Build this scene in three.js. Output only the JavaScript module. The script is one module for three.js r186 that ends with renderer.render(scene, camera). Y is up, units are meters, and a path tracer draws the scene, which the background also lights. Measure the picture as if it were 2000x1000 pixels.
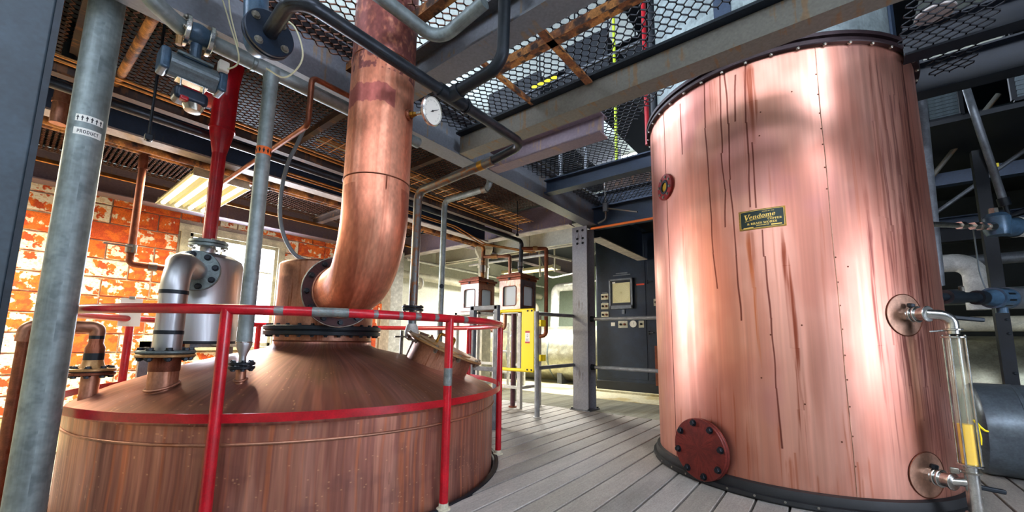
import * as THREE from 'three';
import { mergeGeometries, toCreasedNormals } from 'three/addons/utils/BufferGeometryUtils.js';
import { RoundedBoxGeometry } from 'three/addons/geometries/RoundedBoxGeometry.js';
import { RectAreaLightUniformsLib } from 'three/addons/lights/RectAreaLightUniformsLib.js';

// ---------------------------------------------------------------- camera, sky, light, exposure
const D2R = Math.PI / 180;
const scene = new THREE.Scene();
const camera = new THREE.PerspectiveCamera(65.12, 2, 0.05, 200);
camera.position.set(0, 0.8, 0);
camera.rotation.set(7.64 * D2R, 38.23 * D2R, 0.81 * D2R, 'YXZ');
camera.setViewOffset(2000, 1000, 0, -60, 2000, 1000);
const renderer = new THREE.WebGLRenderer({ antialias: true });
renderer.toneMapping = THREE.LinearToneMapping;
renderer.toneMappingExposure = 1.45;
renderer.shadowMap.enabled = true;
renderer.shadowMap.type = THREE.PCFSoftShadowMap;
RectAreaLightUniformsLib.init();
const SKY = new THREE.Color(0.84, 0.94, 1.12);
scene.background = SKY.clone().multiplyScalar(7);
const DAY = 13;                                       // daylight at the window openings
const LAMP = 58;                                      // fluorescent tubes
function areaLight(w, h, color, intensity, pos, target) {
  const l = new THREE.RectAreaLight(color, intensity, w, h);
  l.position.set(...pos); l.lookAt(...target); l.name = 'area_light'; scene.add(l); return l;
}
const ROOM = { x0: -6.2, x1: 3.2, z0: -8.8, z1: 3.0, top: 5.7 };
// window openings: wall, centre along the wall, centre height, width, height
const WINDOWS = [
  { wall: 'left', c: -1.86, y: 1.38, w: 1.06, h: 1.42, k: 2.2 },
  { wall: 'left', c: -1.05, y: 4.55, w: 1.9, h: 1.5, k: 1.8 },
  { wall: 'left', c: -4.6, y: 4.55, w: 1.9, h: 1.5 },
  { wall: 'right', c: -1.5, y: 1.05, w: 1.1, h: 1.3 },
  { wall: 'right', c: 0.9, y: 4.1, w: 2.4, h: 1.5 },
  { wall: 'rear', c: 0.9, y: 3.9, w: 3.2, h: 1.3, k: 0.55 },
  { wall: 'rear', c: -3.9, y: 4.3, w: 2.6, h: 1.6 },
  { wall: 'far', c: -2.6, y: 4.5, w: 2.6, h: 1.6 },
];
for (const q of WINDOWS) {
  const o = 0.16, k = DAY * (q.k || 1);
  if (q.wall === 'left') areaLight(q.w, q.h, SKY, k, [ROOM.x0 - o, q.y, q.c], [0, q.y, q.c]);
  if (q.wall === 'right') areaLight(q.w, q.h, SKY, k, [ROOM.x1 + o, q.y, q.c], [0, q.y, q.c]);
  if (q.wall === 'rear') areaLight(q.w, q.h, SKY, k, [q.c, q.y, ROOM.z1 + o], [q.c, q.y, 0]);
  if (q.wall === 'far') areaLight(q.w, q.h, SKY, k, [q.c, q.y, ROOM.z0 - o], [q.c, q.y, 0]);
}

// ---------------------------------------------------------------- small maths, noise, textures
const V = (x, y, z) => new THREE.Vector3(x, y, z);
const A = (p) => (p.isVector3 ? p : V(...p));
let seedState = 12345;
const rnd = () => { seedState = (seedState * 1664525 + 1013904223) >>> 0; return seedState / 4294967296; };
const rr = (a, b) => a + (b - a) * rnd();
const mix = (a, b, t) => a + (b - a) * t;
const clamp = (x, a = 0, b = 1) => Math.min(b, Math.max(a, x));
const step = (a, b, x) => { const t = clamp((x - a) / (b - a)); return t * t * (3 - 2 * t); };
const hash = (x, y, s) => { let h = Math.imul(x, 374761393) ^ Math.imul(y, 668265263) ^ Math.imul(s, 1274126177); h = Math.imul(h ^ (h >>> 13), 1274126177); return ((h ^ (h >>> 16)) >>> 0) / 4294967296; };
function vn(x, y, px, py, s) {
  const xi = Math.floor(x), yi = Math.floor(y), fx = x - xi, fy = y - yi;
  const u = fx * fx * (3 - 2 * fx), v = fy * fy * (3 - 2 * fy);
  const x0 = ((xi % px) + px) % px, x1 = (x0 + 1) % px, y0 = ((yi % py) + py) % py, y1 = (y0 + 1) % py;
  return mix(mix(hash(x0, y0, s), hash(x1, y0, s), u), mix(hash(x0, y1, s), hash(x1, y1, s), u), v);
}
// tileable fractal noise on the unit square
function fb(x, y, px, py, s, oct = 3) { let a = 0, w = 0.5, t = 0; for (let i = 0; i < oct; i++) { a += w * vn(x * px, y * py, px, py, s + i * 17); t += w; w *= 0.5; px *= 2; py *= 2; } return a / t; }
function tex(w, h, fn, srgb = true) {
  const d = new Uint8Array(w * h * 4);
  for (let j = 0; j < h; j++) for (let i = 0; i < w; i++) {
    const c = fn((i + 0.5) / w, (j + 0.5) / h), k = (j * w + i) * 4;
    if (typeof c === 'number') { d[k] = d[k + 1] = d[k + 2] = clamp(c) * 255; } else { d[k] = clamp(c[0], 0, 255); d[k + 1] = clamp(c[1], 0, 255); d[k + 2] = clamp(c[2], 0, 255); }
    d[k + 3] = 255;
  }
  const t = new THREE.DataTexture(d, w, h, THREE.RGBAFormat); t.wrapS = t.wrapT = THREE.RepeatWrapping; t.magFilter = THREE.LinearFilter; t.minFilter = THREE.LinearMipmapLinearFilter; t.generateMipmaps = true;
  if (srgb) t.colorSpace = THREE.SRGBColorSpace; t.needsUpdate = true; return t;
}
const lerp3 = (a, b, t) => [mix(a[0], b[0], t), mix(a[1], b[1], t), mix(a[2], b[2], t)];
function rep(t, x, y = x) { const c = t.clone(); c.repeat.set(x, y); c.needsUpdate = true; return c; }
function canvasTex(w, h, draw) { const c = document.createElement('canvas'); c.width = w; c.height = h; draw(c.getContext('2d'), w, h); const t = new THREE.CanvasTexture(c); t.colorSpace = THREE.SRGBColorSpace; return t; }
const std = (o) => { const m = new THREE.MeshStandardMaterial(o); return m; };
const phys = (o) => new THREE.MeshPhysicalMaterial(o);

// ---------------------------------------------------------------- geometry helpers (uv in metres)
function triUV(g, s = 1) {
  if (!g.attributes.normal) g.computeVertexNormals();
  const p = g.attributes.position, n = g.attributes.normal, uv = new Float32Array(p.count * 2);
  for (let i = 0; i < p.count; i++) {
    const x = Math.abs(n.getX(i)), y = Math.abs(n.getY(i)), z = Math.abs(n.getZ(i));
    let u, v;
    if (y >= x && y >= z) { u = p.getX(i); v = p.getZ(i); } else if (x >= z) { u = p.getZ(i); v = p.getY(i); } else { u = p.getX(i); v = p.getY(i); }
    uv[2 * i] = u * s; uv[2 * i + 1] = v * s;
  }
  g.setAttribute('uv', new THREE.BufferAttribute(uv, 2)); return g;
}
const xf = (g, m) => g.applyMatrix4(m);
const mv = (g, x, y, z) => g.translate(x, y, z);
const flat = (g) => (g.index ? g.toNonIndexed() : g);
const merge = (list) => mergeGeometries(list.map((g) => { const c = flat(g); for (const k of Object.keys(c.attributes)) if (!['position', 'normal', 'uv'].includes(k)) c.deleteAttribute(k); return c; }));
const bx = (w, h, d, x = 0, y = 0, z = 0) => triUV(new THREE.BoxGeometry(w, h, d).translate(x, y, z));
const rbx = (w, h, d, x = 0, y = 0, z = 0, r = 0.006, seg = 2) => triUV(new RoundedBoxGeometry(w, h, d, seg, Math.min(r, w / 2.01, h / 2.01, d / 2.01)).translate(x, y, z));
function frameTo(dir) { return new THREE.Quaternion().setFromUnitVectors(V(0, 1, 0), A(dir).clone().normalize()); }
// a profile [[radius, height], ...] turned round an axis; uv in metres
function lathe(prof, origin = [0, 0, 0], dir = [0, 1, 0], seg = 40, crease = 0.5) {
  const g = new THREE.LatheGeometry(prof.map((p) => new THREE.Vector2(Math.max(p[0], 1e-5), p[1])), seg);
  const uv = g.attributes.uv, len = [0]; for (let i = 1; i < prof.length; i++) len.push(len[i - 1] + Math.hypot(prof[i][0] - prof[i - 1][0], prof[i][1] - prof[i - 1][1]));
  const R = Math.max(...prof.map((p) => p[0]));
  for (let i = 0; i < uv.count; i++) uv.setXY(i, uv.getX(i) * 2 * Math.PI * R, len[i % prof.length]);
  let h = crease ? toCreasedNormals(g, crease) : g;
  h.applyQuaternion(frameTo(dir)); const o = A(origin); return h.translate(o.x, o.y, o.z);
}
// solid disc with chamfered rim, from origin along dir by t
const disc = (origin, dir, r, t, seg = 36, c = Math.min(0.003, t / 4)) => lathe([[0, 0], [r - c, 0], [r, c], [r, t - c], [r - c, t], [0, t]], origin, dir, seg, 0.3);
const ring = (origin, dir, ri, ro, t, seg = 48, c = Math.min(0.003, t / 4)) => lathe([[ri, 0], [ro - c, 0], [ro, c], [ro, t - c], [ro - c, t], [ri, t], [ri, 0]], origin, dir, seg, 0.3);
function rod(a, b, r0, r1 = r0, seg = 16) { const p = A(a), q = A(b), L = p.distanceTo(q); return lathe([[0, 0], [r0, 0], [r1, L], [0, L]], p, q.clone().sub(p), seg, 0.5); }
// round-cornered path
function pathPts(pts, bend = 0.05, n = 8) {
  const P = pts.map(A), out = [P[0].clone()];
  for (let i = 1; i < P.length - 1; i++) {
    const a = P[i - 1].clone().sub(P[i]), b = P[i + 1].clone().sub(P[i]), la = a.length(), lb = b.length(); a.normalize(); b.normalize();
    const ang = a.angleTo(b); if (ang > 3.1) { out.push(P[i].clone()); continue; }
    const B = Array.isArray(bend) ? bend[i - 1] : bend, t = Math.min(B / Math.tan(ang / 2), la * 0.49, lb * 0.49), R = t * Math.tan(ang / 2);
    const c = P[i].clone().add(a.clone().add(b).normalize().multiplyScalar(R / Math.sin(ang / 2)));
    const s = P[i].clone().addScaledVector(a, t).sub(c), e = P[i].clone().addScaledVector(b, t).sub(c), th = s.angleTo(e);
    for (let k = 0; k <= n; k++) { const f = k / n, w0 = Math.sin((1 - f) * th) / Math.sin(th), w1 = Math.sin(f * th) / Math.sin(th); out.push(c.clone().addScaledVector(s, w0).addScaledVector(e, w1)); }
  }
  out.push(P[P.length - 1].clone()); return out;
}
// a round section swept along points, closed by caps; radius may be a function of 0..1
function sweep(points, rad, seg = 16, closed = false, caps = true) {
  const n = points.length, pos = [], nor = [], uv = [], idx = [], R = typeof rad === 'function' ? rad : () => rad;
  const T = points.map((p, i) => { const a = points[closed ? (i + n - 1) % n : Math.max(i - 1, 0)], b = points[closed ? (i + 1) % n : Math.min(i + 1, n - 1)]; return b.clone().sub(a).normalize(); });
  let N = Math.abs(T[0].y) < 0.9 ? V(0, 1, 0) : V(1, 0, 0); N.sub(T[0].clone().multiplyScalar(N.dot(T[0]))).normalize();
  let L = 0; const rows = closed ? n + 1 : n, first = N.clone();
  for (let k = 0; k < rows; k++) {
    const i = k % n; if (k) { L += points[i].distanceTo(points[(k - 1) % n]); N.sub(T[i].clone().multiplyScalar(N.dot(T[i]))).normalize(); }
    if (closed && k === n) N = first.clone();
    const B = T[i].clone().cross(N), r = R(n > 1 ? k / (rows - 1) : 0);
    for (let j = 0; j <= seg; j++) { const a = (j / seg) * 2 * Math.PI, d = N.clone().multiplyScalar(Math.cos(a)).addScaledVector(B, Math.sin(a)); pos.push(points[i].x + d.x * r, points[i].y + d.y * r, points[i].z + d.z * r); nor.push(d.x, d.y, d.z); uv.push((j / seg) * 2 * Math.PI * r, L); }
  }
  for (let k = 0; k < rows - 1; k++) for (let j = 0; j < seg; j++) { const a = k * (seg + 1) + j, b = a + seg + 1; idx.push(a, a + 1, b, b, a + 1, b + 1); }
  if (!closed && caps) for (const e of [0, rows - 1]) {
    const c = pos.length / 3, t = T[e], s = e ? 1 : -1, r = R(e ? 1 : 0); pos.push(points[e].x, points[e].y, points[e].z); nor.push(t.x * s, t.y * s, t.z * s); uv.push(0, 0);
    for (let j = 0; j <= seg; j++) { const q = (e * (seg + 1) + j) * 3; pos.push(pos[q], pos[q + 1], pos[q + 2]); nor.push(t.x * s, t.y * s, t.z * s); uv.push(Math.cos(j / seg * 6.283) * r, Math.sin(j / seg * 6.283) * r); }
    for (let j = 0; j < seg; j++) e ? idx.push(c, c + 1 + j, c + 2 + j) : idx.push(c, c + 2 + j, c + 1 + j);
  }
  const g = new THREE.BufferGeometry(); g.setAttribute('position', new THREE.Float32BufferAttribute(pos, 3)); g.setAttribute('normal', new THREE.Float32BufferAttribute(nor, 3)); g.setAttribute('uv', new THREE.Float32BufferAttribute(uv, 2)); g.setIndex(idx); return g;
}
const pipeG = (pts, r, bend = 0.06, seg = 16) => sweep(pathPts(pts, bend), r, seg);
const circle = (c, R, y, n = 96, a0 = 0, a1 = 2 * Math.PI, full = true) => { const o = []; const N = full ? n : n + 1; for (let i = 0; i < N; i++) { const a = a0 + (a1 - a0) * i / n; o.push(V(c[0] + R * Math.sin(a), y, c[1] + R * Math.cos(a))); } return o; };
function extr(pts, depth, opt = {}) { const s = !Array.isArray(pts) ? pts : new THREE.Shape(pts.map((p) => new THREE.Vector2(p[0], p[1]))); return new THREE.ExtrudeGeometry(s, { depth, bevelEnabled: false, curveSegments: 24, ...opt }); }
// rolled steel section laid along x or z: I or channel; bottom centre at (x, y, z), from s0 to s1
function section(kind, axis, s0, s1, c, y, w, h, tf = 0.012, tw = 0.009) {
  const a = w / 2, b = tw / 2;
  const I = [[-a, 0], [a, 0], [a, tf], [b, tf], [b, h - tf], [a, h - tf], [a, h], [-a, h], [-a, h - tf], [-b, h - tf], [-b, tf], [-a, tf]];
  const C = [[-a, 0], [a, 0], [a, tf], [-a + tw, tf], [-a + tw, h - tf], [a, h - tf], [a, h], [-a, h]];
  const L = [[-a, 0], [a, 0], [a, tf], [-a + tw, tf], [-a + tw, h], [-a, h]];
  const Lr = L.map((p) => [-p[0], p[1]]).reverse(), Cr = C.map((p) => [-p[0], p[1]]).reverse();
  const g = extr({ I, C, L, Lr, Cr }[kind], s1 - s0);
  if (axis === 'z') g.translate(c, y, s0); else { g.rotateY(Math.PI / 2); g.translate(s0, y, c); }
  return triUV(g);
}
// hexagon bolt, head along +y from the seat at y = 0
function boltGeo(r, h, washer = true) { const l = [lathe([[0, 0], [r, 0], [r, h * 0.86], [r * 0.86, h], [0, h]], [0, 0, 0], [0, 1, 0], 6, 0.2)]; if (washer) l.push(lathe([[0, -0.001], [r * 1.3, -0.001], [r * 1.3, 0.003], [0, 0.003]], [0, 0, 0], [0, 1, 0], 14, 0.3)); return merge(l); }
const boltCache = {}; const bolt = (r, h) => (boltCache[r + ',' + h] ||= boltGeo(r, h));
// hex bolt with nut and stud below a flange of thickness t
const studCache = {}; const stud = (r, h, t, tail) => (studCache[[r, h, t, tail]] ||= merge([boltGeo(r, h), boltGeo(r, h).rotateX(Math.PI).translate(0, -t, 0), rod([0, -t - tail, 0], [0, 0, 0], r * 0.55, r * 0.55, 10)]));

// ---------------------------------------------------------------- things, parts, setting
const taken = {};
function numbered(n) { taken[n] = (taken[n] || 0) + 1; return taken[n] === 1 ? n : n + '_' + String(taken[n] - 1).padStart(3, '0'); }
function thing(name, label, category, group, kind) {
  const o = new THREE.Group(); o.name = numbered(name); scene.add(o);
  o.userData = { label, category }; if (group) o.userData.group = group; if (kind) o.userData.kind = kind; return o;
}
function part(parent, name, geo, mat, label) {
  const m = new THREE.Mesh(geo, mat); m.castShadow = m.receiveShadow = true; m.name = name;
  const k = parent.children.filter((c) => c.name.replace(/_\d{3}$/, '') === name).length; if (k) m.name = name + '_' + String(k).padStart(3, '0');
  parent.add(m); if (label) m.userData.label = label; return m;
}
function put(parent, name, geo, mat, pos, dir = [0, 1, 0]) { const m = part(parent, name, geo, mat); m.position.copy(A(pos)); m.quaternion.copy(frameTo(dir)); return m; }
function boltCircle(parent, c, dir, R, n, geo, mat, a0 = 0, name = 'bolt') {
  const q = frameTo(dir); for (let i = 0; i < n; i++) { const a = a0 + i / n * 2 * Math.PI; put(parent, name, geo, mat, V(R * Math.cos(a), 0, R * Math.sin(a)).applyQuaternion(q).add(A(c)), dir); }
}
// one mesh that is a whole thing
function one(name, geo, mat, label, category, group, kind) {
  geo.computeBoundingBox(); const b = geo.boundingBox, c = V((b.min.x + b.max.x) / 2, b.min.y, (b.min.z + b.max.z) / 2); geo.translate(-c.x, -c.y, -c.z);
  const m = new THREE.Mesh(geo, mat); m.position.copy(c); m.castShadow = m.receiveShadow = true; m.name = numbered(name); scene.add(m);
  m.userData = { label, category }; if (group) m.userData.group = group; if (kind) m.userData.kind = kind; return m;
}
// moves the origin of a group to its base without moving its parts
function based(g) {
  g.updateMatrixWorld(true); const b = new THREE.Box3().setFromObject(g), c = V((b.min.x + b.max.x) / 2, b.min.y, (b.min.z + b.max.z) / 2);
  g.position.add(c); for (const k of g.children) k.position.sub(c); return g;
}
function struct(name, geo, mat) { const m = new THREE.Mesh(geo, mat); m.castShadow = m.receiveShadow = true; m.name = numbered(name); m.userData.kind = 'structure'; scene.add(m); return m; }
function structGroup(name) { const g = new THREE.Group(); g.name = numbered(name); g.userData.kind = 'structure'; scene.add(g); return g; }

// ---------------------------------------------------------------- materials
// oxidised copper sheet of the still: vertical runs of brown, rose and orange
function copperRuns(w, h, s, cols, freq) {
  return tex(w, h, (u, v) => {
    const wob = (fb(u, v, 9, 5, s) - 0.5) * 0.004, a = fb(u + wob, v, freq, 2, s + 1, 3), b = fb(u + wob, v, (freq / 5) | 0, 3, s + 2, 3), c = fb(u, v, freq * 3, 7, s + 3, 2), d = fb(u, v, 40, 12, s + 4, 4);
    let k = lerp3(cols[0], cols[1], step(0.34, 0.62, a)); k = lerp3(k, cols[2], step(0.52, 0.72, b) * 0.4); k = lerp3(k, cols[3], step(0.6, 0.78, fb(u + wob, v, freq, 1, s + 9, 2)) * 0.6);
    k = lerp3(k, cols[4], step(0.6, 0.78, d) * 0.3 + step(0.54, 0.7, fb(u + wob, v, 22, 2, s + 6, 4) + 0.2 * (a - 0.5)) * 0.38);
    const g = 0.88 + 0.24 * c; let sp = hash((u * w) >> 1, (v * h) >> 1, s) > 0.9965 - 0.02 * step(0.55, 0.75, d) ? 1 : 0; k = lerp3([k[0] * g, k[1] * g, k[2] * g], [228, 172, 128], sp * 0.55);
    return k;
  });
}
const T = {};
T.potBody = copperRuns(2048, 512, 11, [[172, 116, 97], [144, 92, 79], [192, 142, 126], [194, 110, 72], [112, 74, 70]], 430);
T.dome = copperRuns(2048, 256, 31, [[160, 108, 94], [143, 93, 81], [174, 127, 113], [163, 104, 80], [140, 104, 76]], 190);
T.rough = tex(512, 512, (u, v) => 0.30 + 0.34 * fb(u, v, 60, 4, 3, 3) + 0.12 * fb(u, v, 9, 7, 5, 3), false);
// bright brushed tank copper: rose sheet with drips, runs and a few dents, laid out by angle and height
T.tank = (() => {
  const w = 2048, h = 1024, H = 2.45, a = new Float32Array(w * h * 3);
  for (let j = 0; j < h; j++) for (let i = 0; i < w; i++) {
    const u = (i + 0.5) / w, v = (j + 0.5) / h, s = fb(u, v, 420, 3, 71, 3), p = fb(u, v, 22, 6, 72, 4), q = fb(u, v, 70, 3, 73, 3);
    let k = lerp3([206, 140, 121], [220, 160, 141], step(0.35, 0.65, p)); k = lerp3(k, [190, 122, 103], step(0.5, 0.75, q) * 0.45); k = lerp3(k, [190, 128, 128], step(0.55, 0.72, fb(u, v, 14, 4, 76, 4)) * 0.4);
    const g = 0.945 + 0.11 * s, o = (j * w + i) * 3; a[o] = k[0] * g; a[o + 1] = k[1] * g; a[o + 2] = k[2] * g;
  }
  const line = (pts, wid, col, al, ragged = 0.3) => {
    const yTop = Math.max(...pts.map((p) => p[1])), yBot = Math.min(...pts.map((p) => p[1])), thick = wid > 3;
    for (let k = 0; k < pts.length - 1; k++) {
      const [a0, y0] = pts[k], [a1, y1] = pts[k + 1], j0 = Math.floor(Math.min(y0, y1) / H * h), j1 = Math.ceil(Math.max(y0, y1) / H * h);
      for (let j = Math.max(0, j0); j < Math.min(h, j1); j++) {
        const y = (j + 0.5) / h * H, t = clamp((y - y0) / (y1 - y0)), wob = (vn(y * 7, k, 999, 99, 7 + (a0 | 0)) - 0.5) * 0.35 + (vn(y * 2.1, 5, 999, 99, 3 + Math.abs(a0 * 10 | 0)) - 0.5) * (wid > 3 ? 1.6 : 0.5), c = (mix(a0, a1, t) + wob + 720) / 360 % 1 * w, dn = clamp((yTop - y) / (yTop - yBot)), run = thick ? Math.min(1, 0.15 + dn / 0.12) * Math.min(1, 0.1 + (1 - dn) / 0.4) : 1, W = wid * (1 - ragged * vn(y * 5, 3, 999, 9, 5 + (wid | 0))) * (thick ? 0.55 + 0.45 * run : 1);
        for (let i = Math.floor(c - W); i <= c + W; i++) { const f = 1 - Math.abs(i - c) / (W + 0.01); if (f <= 0) continue; const x = ((i % w) + w) % w, o = (j * w + x) * 3, gr = thick ? 0.15 + 0.85 * step(0.3, 0.7, 0.6 * vn(i * 0.6, y * 2.2, 9999, 999, 3) + 0.4 * vn(i * 0.2, y * 9, 9999, 999, 4)) : 1, e = al * gr * run * Math.min(1, f * (W > 5 ? 2.2 : 1.6)); for (let m = 0; m < 3; m++) a[o + m] = mix(a[o + m], col[m], e); }
      }
    }
  };
  const DK = [104, 52, 44], BR = [140, 70, 50], OR = [196, 104, 62];
  for (const d of [[[-16.9, 2.45], [-17.9, 2.14], [-17.9, 1.84], [-17.5, 1.34], [-16.5, 1.12]], [[-10.2, 2.45], [-11.3, 1.94], [-10.9, 1.71], [-12, 1.48]], [[-8.5, 2.45], [-8.1, 2.11], [-8.8, 1.76], [-8.3, 1.3], [-7.9, 0.93]], [[-4.4, 2.4], [-5.5, 2.11]], [[-0.2, 2.45], [-1.4, 2.08], [-1.6, 1.89], [-1.9, 1.57]], [[0.1, 1.95], [0, 1.56]], [[1.7, 1.43], [1.8, 1.28], [2.4, 0.94], [2.4, 0.57], [3, 0.27]], [[-30.5, 2.4], [-30.7, 2.04]], [[-60, 2.4], [-61, 1.2]], [[62, 2.4], [61, 0.6]]]) line(d, 2.4, DK, 0.9);
  line([[0.9, 2.45], [1, 2.2], [0.5, 1.94]], 13, BR, 0.8); line([[-13.5, 2.45], [-13.2, 2.1]], 12, BR, 0.45);
  line([[8.2, 1.43], [8.2, 1.22], [8.5, 0.78], [9.2, 0.47], [11, 0.1]], 11, [128, 58, 40], 0.85, 0.7); line([[8.5, 1.22], [9, 0.73], [7.6, 0.1]], 5, BR, 0.7, 0.5); line([[-3, 1.44], [-2.5, 1.11], [-1.8, 0.67]], 7, OR, 0.8, 0.7); line([[-3.2, 1.44], [-3, 1.2]], 12, BR, 0.4);
  for (const [c, y1, y0, wd, al] of [[36.8, 1.5, 0.1, 9, 0.75], [38.6, 1.1, 0.05, 5, 0.6], [43.4, 1.4, 0.4, 12, 0.6], [45.6, 0.92, 0.3, 10, 0.75], [50, 1.5, 0.9, 9, 0.6], [52.6, 0.9, 0.3, 12, 0.7], [57, 2.3, 0.6, 11, 0.6], [61, 2.4, 1.2, 14, 0.6], [48, 2.4, 1.5, 10, 0.45]]) line([[c, y1], [c + rr(-0.5, 0.5), (y0 + y1) / 2], [c + rr(-0.8, 0.8), y0]], wd, [104, 56, 52], al, 0.7);
  for (let k = 0; k < 46; k++) { const c = 33 + rnd() * 36, y1 = rr(0.5, 2.4), L = rr(0.3, 1.4); line([[c, y1], [c + rr(-0.7, 0.7), y1 - L / 2], [c + rr(-1, 1), Math.max(0, y1 - L)]], rr(2, 9), rnd() < 0.6 ? [132, 70, 58] : [112, 58, 54], rr(0.25, 0.6), 0.6); }
  for (let k = 0; k < 40; k++) { const c = rr(0, 360), y1 = rr(0.3, 2.45), L = rr(0.2, 0.9); line([[c, y1], [c + rr(-0.5, 0.5), Math.max(0, y1 - L)]], rr(2, 8), [176, 100, 76], rr(0.15, 0.4), 0.6); }
  for (let k = 0; k < 30; k++) { const c = rr(-40, 30), y1 = rr(0.08, 0.6); line([[c, y1], [c + rr(-0.4, 0.4), 0]], rr(2, 7), [176, 88, 58], rr(0.25, 0.5), 0.6); }
  return tex(w, h, (u, v) => { const o = (Math.min(h - 1, v * h | 0) * w + Math.min(w - 1, u * w | 0)) * 3; return [a[o], a[o + 1], a[o + 2]]; });
})();
T.tankRough = tex(1024, 512, (u, v) => 0.31 + 0.12 * fb(u, v, 300, 2, 81, 3) + 0.12 * fb(u, v, 14, 7, 82, 4), false);
T.mottle = tex(512, 512, (u, v) => { const a = fb(u, v, 8, 8, 41, 5), b = fb(u, v, 60, 60, 42, 3), k = 0.74 + 0.36 * a + 0.18 * (b - 0.5); return [232 * k, 232 * k, 232 * k]; });
T.grime = tex(512, 512, (u, v) => { const a = fb(u, v, 6, 6, 51, 5), b = fb(u, v, 90, 90, 52, 2), s = fb(u, v, 70, 3, 53, 3); const k = 0.62 + 0.45 * a + 0.16 * (b - 0.5); return lerp3([225 * k, 225 * k, 228 * k], [150 * k, 118 * k, 92 * k], step(0.56, 0.75, a * 0.6 + s * 0.4) * 0.7); });
T.rust = tex(512, 512, (u, v) => { const a = fb(u, v, 7, 7, 61, 5), b = fb(u, v, 70, 70, 62, 3); const k = 0.7 + 0.5 * b; return lerp3(lerp3([128 * k, 78 * k, 44 * k], [184 * k, 124 * k, 64 * k], step(0.45, 0.62, a)), [62 * k, 44 * k, 36 * k], step(0.52, 0.7, fb(u, v, 11, 11, 63, 4))); });
// painted steel with rust breaking through in patches
const rusty = (base, rust, amount, s) => tex(512, 512, (u, v) => { const a = fb(u, v, 9, 9, s, 5), b = fb(u, v, 80, 80, s + 1, 2), r = fb(u, v, 50, 4, s + 2, 3), k = 0.92 + 0.16 * b; let c = [base[0] * k, base[1] * k, base[2] * k]; return lerp3(c, [rust[0] * k, rust[1] * k, rust[2] * k], step(1 - amount, 1.12 - amount, a * 0.55 + r * 0.45)); });
T.beam = rusty([104, 108, 116], [120, 104, 88], 0.36, 91);
T.beamRust = rusty([108, 106, 98], [120, 98, 72], 0.44, 95);
T.navy = rusty([36, 52, 74], [54, 60, 68], 0.4, 99);
T.mauve = rusty([112, 98, 108], [132, 108, 92], 0.4, 103);
T.conduit = rusty([104, 104, 102], [126, 84, 54], 0.5, 107);
T.galv = tex(512, 512, (u, v) => { const a = fb(u, v, 7, 9, 111, 5), b = fb(u, v, 40, 40, 112, 2), c = fb(u, v, 120, 6, 113, 3), k = 0.74 + 0.34 * a + 0.14 * (b - 0.5) + 0.1 * (c - 0.5); return lerp3([142 * k, 154 * k, 156 * k], [104 * k, 116 * k, 120 * k], step(0.6, 0.8, fb(u, v, 13, 13, 114, 4)) * 0.5); });
T.brushed = tex(512, 512, (u, v) => 0.28 + 0.26 * fb(u, v, 180, 3, 121, 3) + 0.1 * fb(u, v, 5, 5, 122, 3), false);
T.deck = tex(1024, 1024, (u, v) => { const a = fb(u, v, 160, 5, 131, 3), b = fb(u, v, 7, 4, 132, 5), c = fb(u, v, 220, 220, 133, 2), k = 0.88 + 0.07 * a + 0.28 * (b - 0.5) + 0.18 * (c - 0.5); let q = [180 * k, 175 * k, 168 * k]; if (hash((u * 512) | 0, (v * 512) | 0, 9) > 0.9993) q = [70, 66, 64]; return q; });
T.concrete = tex(1024, 1024, (u, v) => { const a = fb(u, v, 5, 5, 141, 5), b = fb(u, v, 90, 90, 142, 3), k = 0.86 + 0.24 * (b - 0.5); return lerp3([206 * k, 200 * k, 168 * k], [176 * k, 158 * k, 104 * k], step(0.48, 0.68, a)); });
T.wallPaint = tex(512, 512, (u, v) => { const a = fb(u, v, 5, 7, 151, 5), b = fb(u, v, 80, 80, 152, 2), k = 0.9 + 0.14 * a + 0.1 * (b - 0.5); return [222 * k, 222 * k, 208 * k]; });
// terracotta block faces under peeling white paint, five states of wear
T.block = [0.22, 0.36, 0.5, 0.62, 0.8].map((amount, n) => tex(256, 128, (u, v) => {
  const s = 161 + n * 13, a = fb(u, v, 5, 3, s, 5), e = fb(u, v, 30, 16, s + 1, 3), b = fb(u, v, 64, 32, s + 2, 2), r = fb(u, v, 24, 2, s + 3, 3), m = a * 0.74 + e * 0.12 + r * 0.14, k = 0.86 + 0.28 * b;
  const clay = lerp3([226, 108, 36], [196, 76, 34], step(0.4, 0.66, fb(u, v, 6, 3, s + 4, 3)));
  return lerp3([clay[0] * k, clay[1] * k, clay[2] * k], lerp3([240, 230, 212], [226, 196, 164], step(0.5, 0.7, e)), step(0.54 - 0.5 * (amount - 0.5), 0.58 - 0.5 * (amount - 0.5), m));
}));
T.rib = tex(256, 256, (u, v) => 0.5 + 0.5 * (fb(u, v, 50, 50, 171, 2) - 0.5), false);

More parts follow.
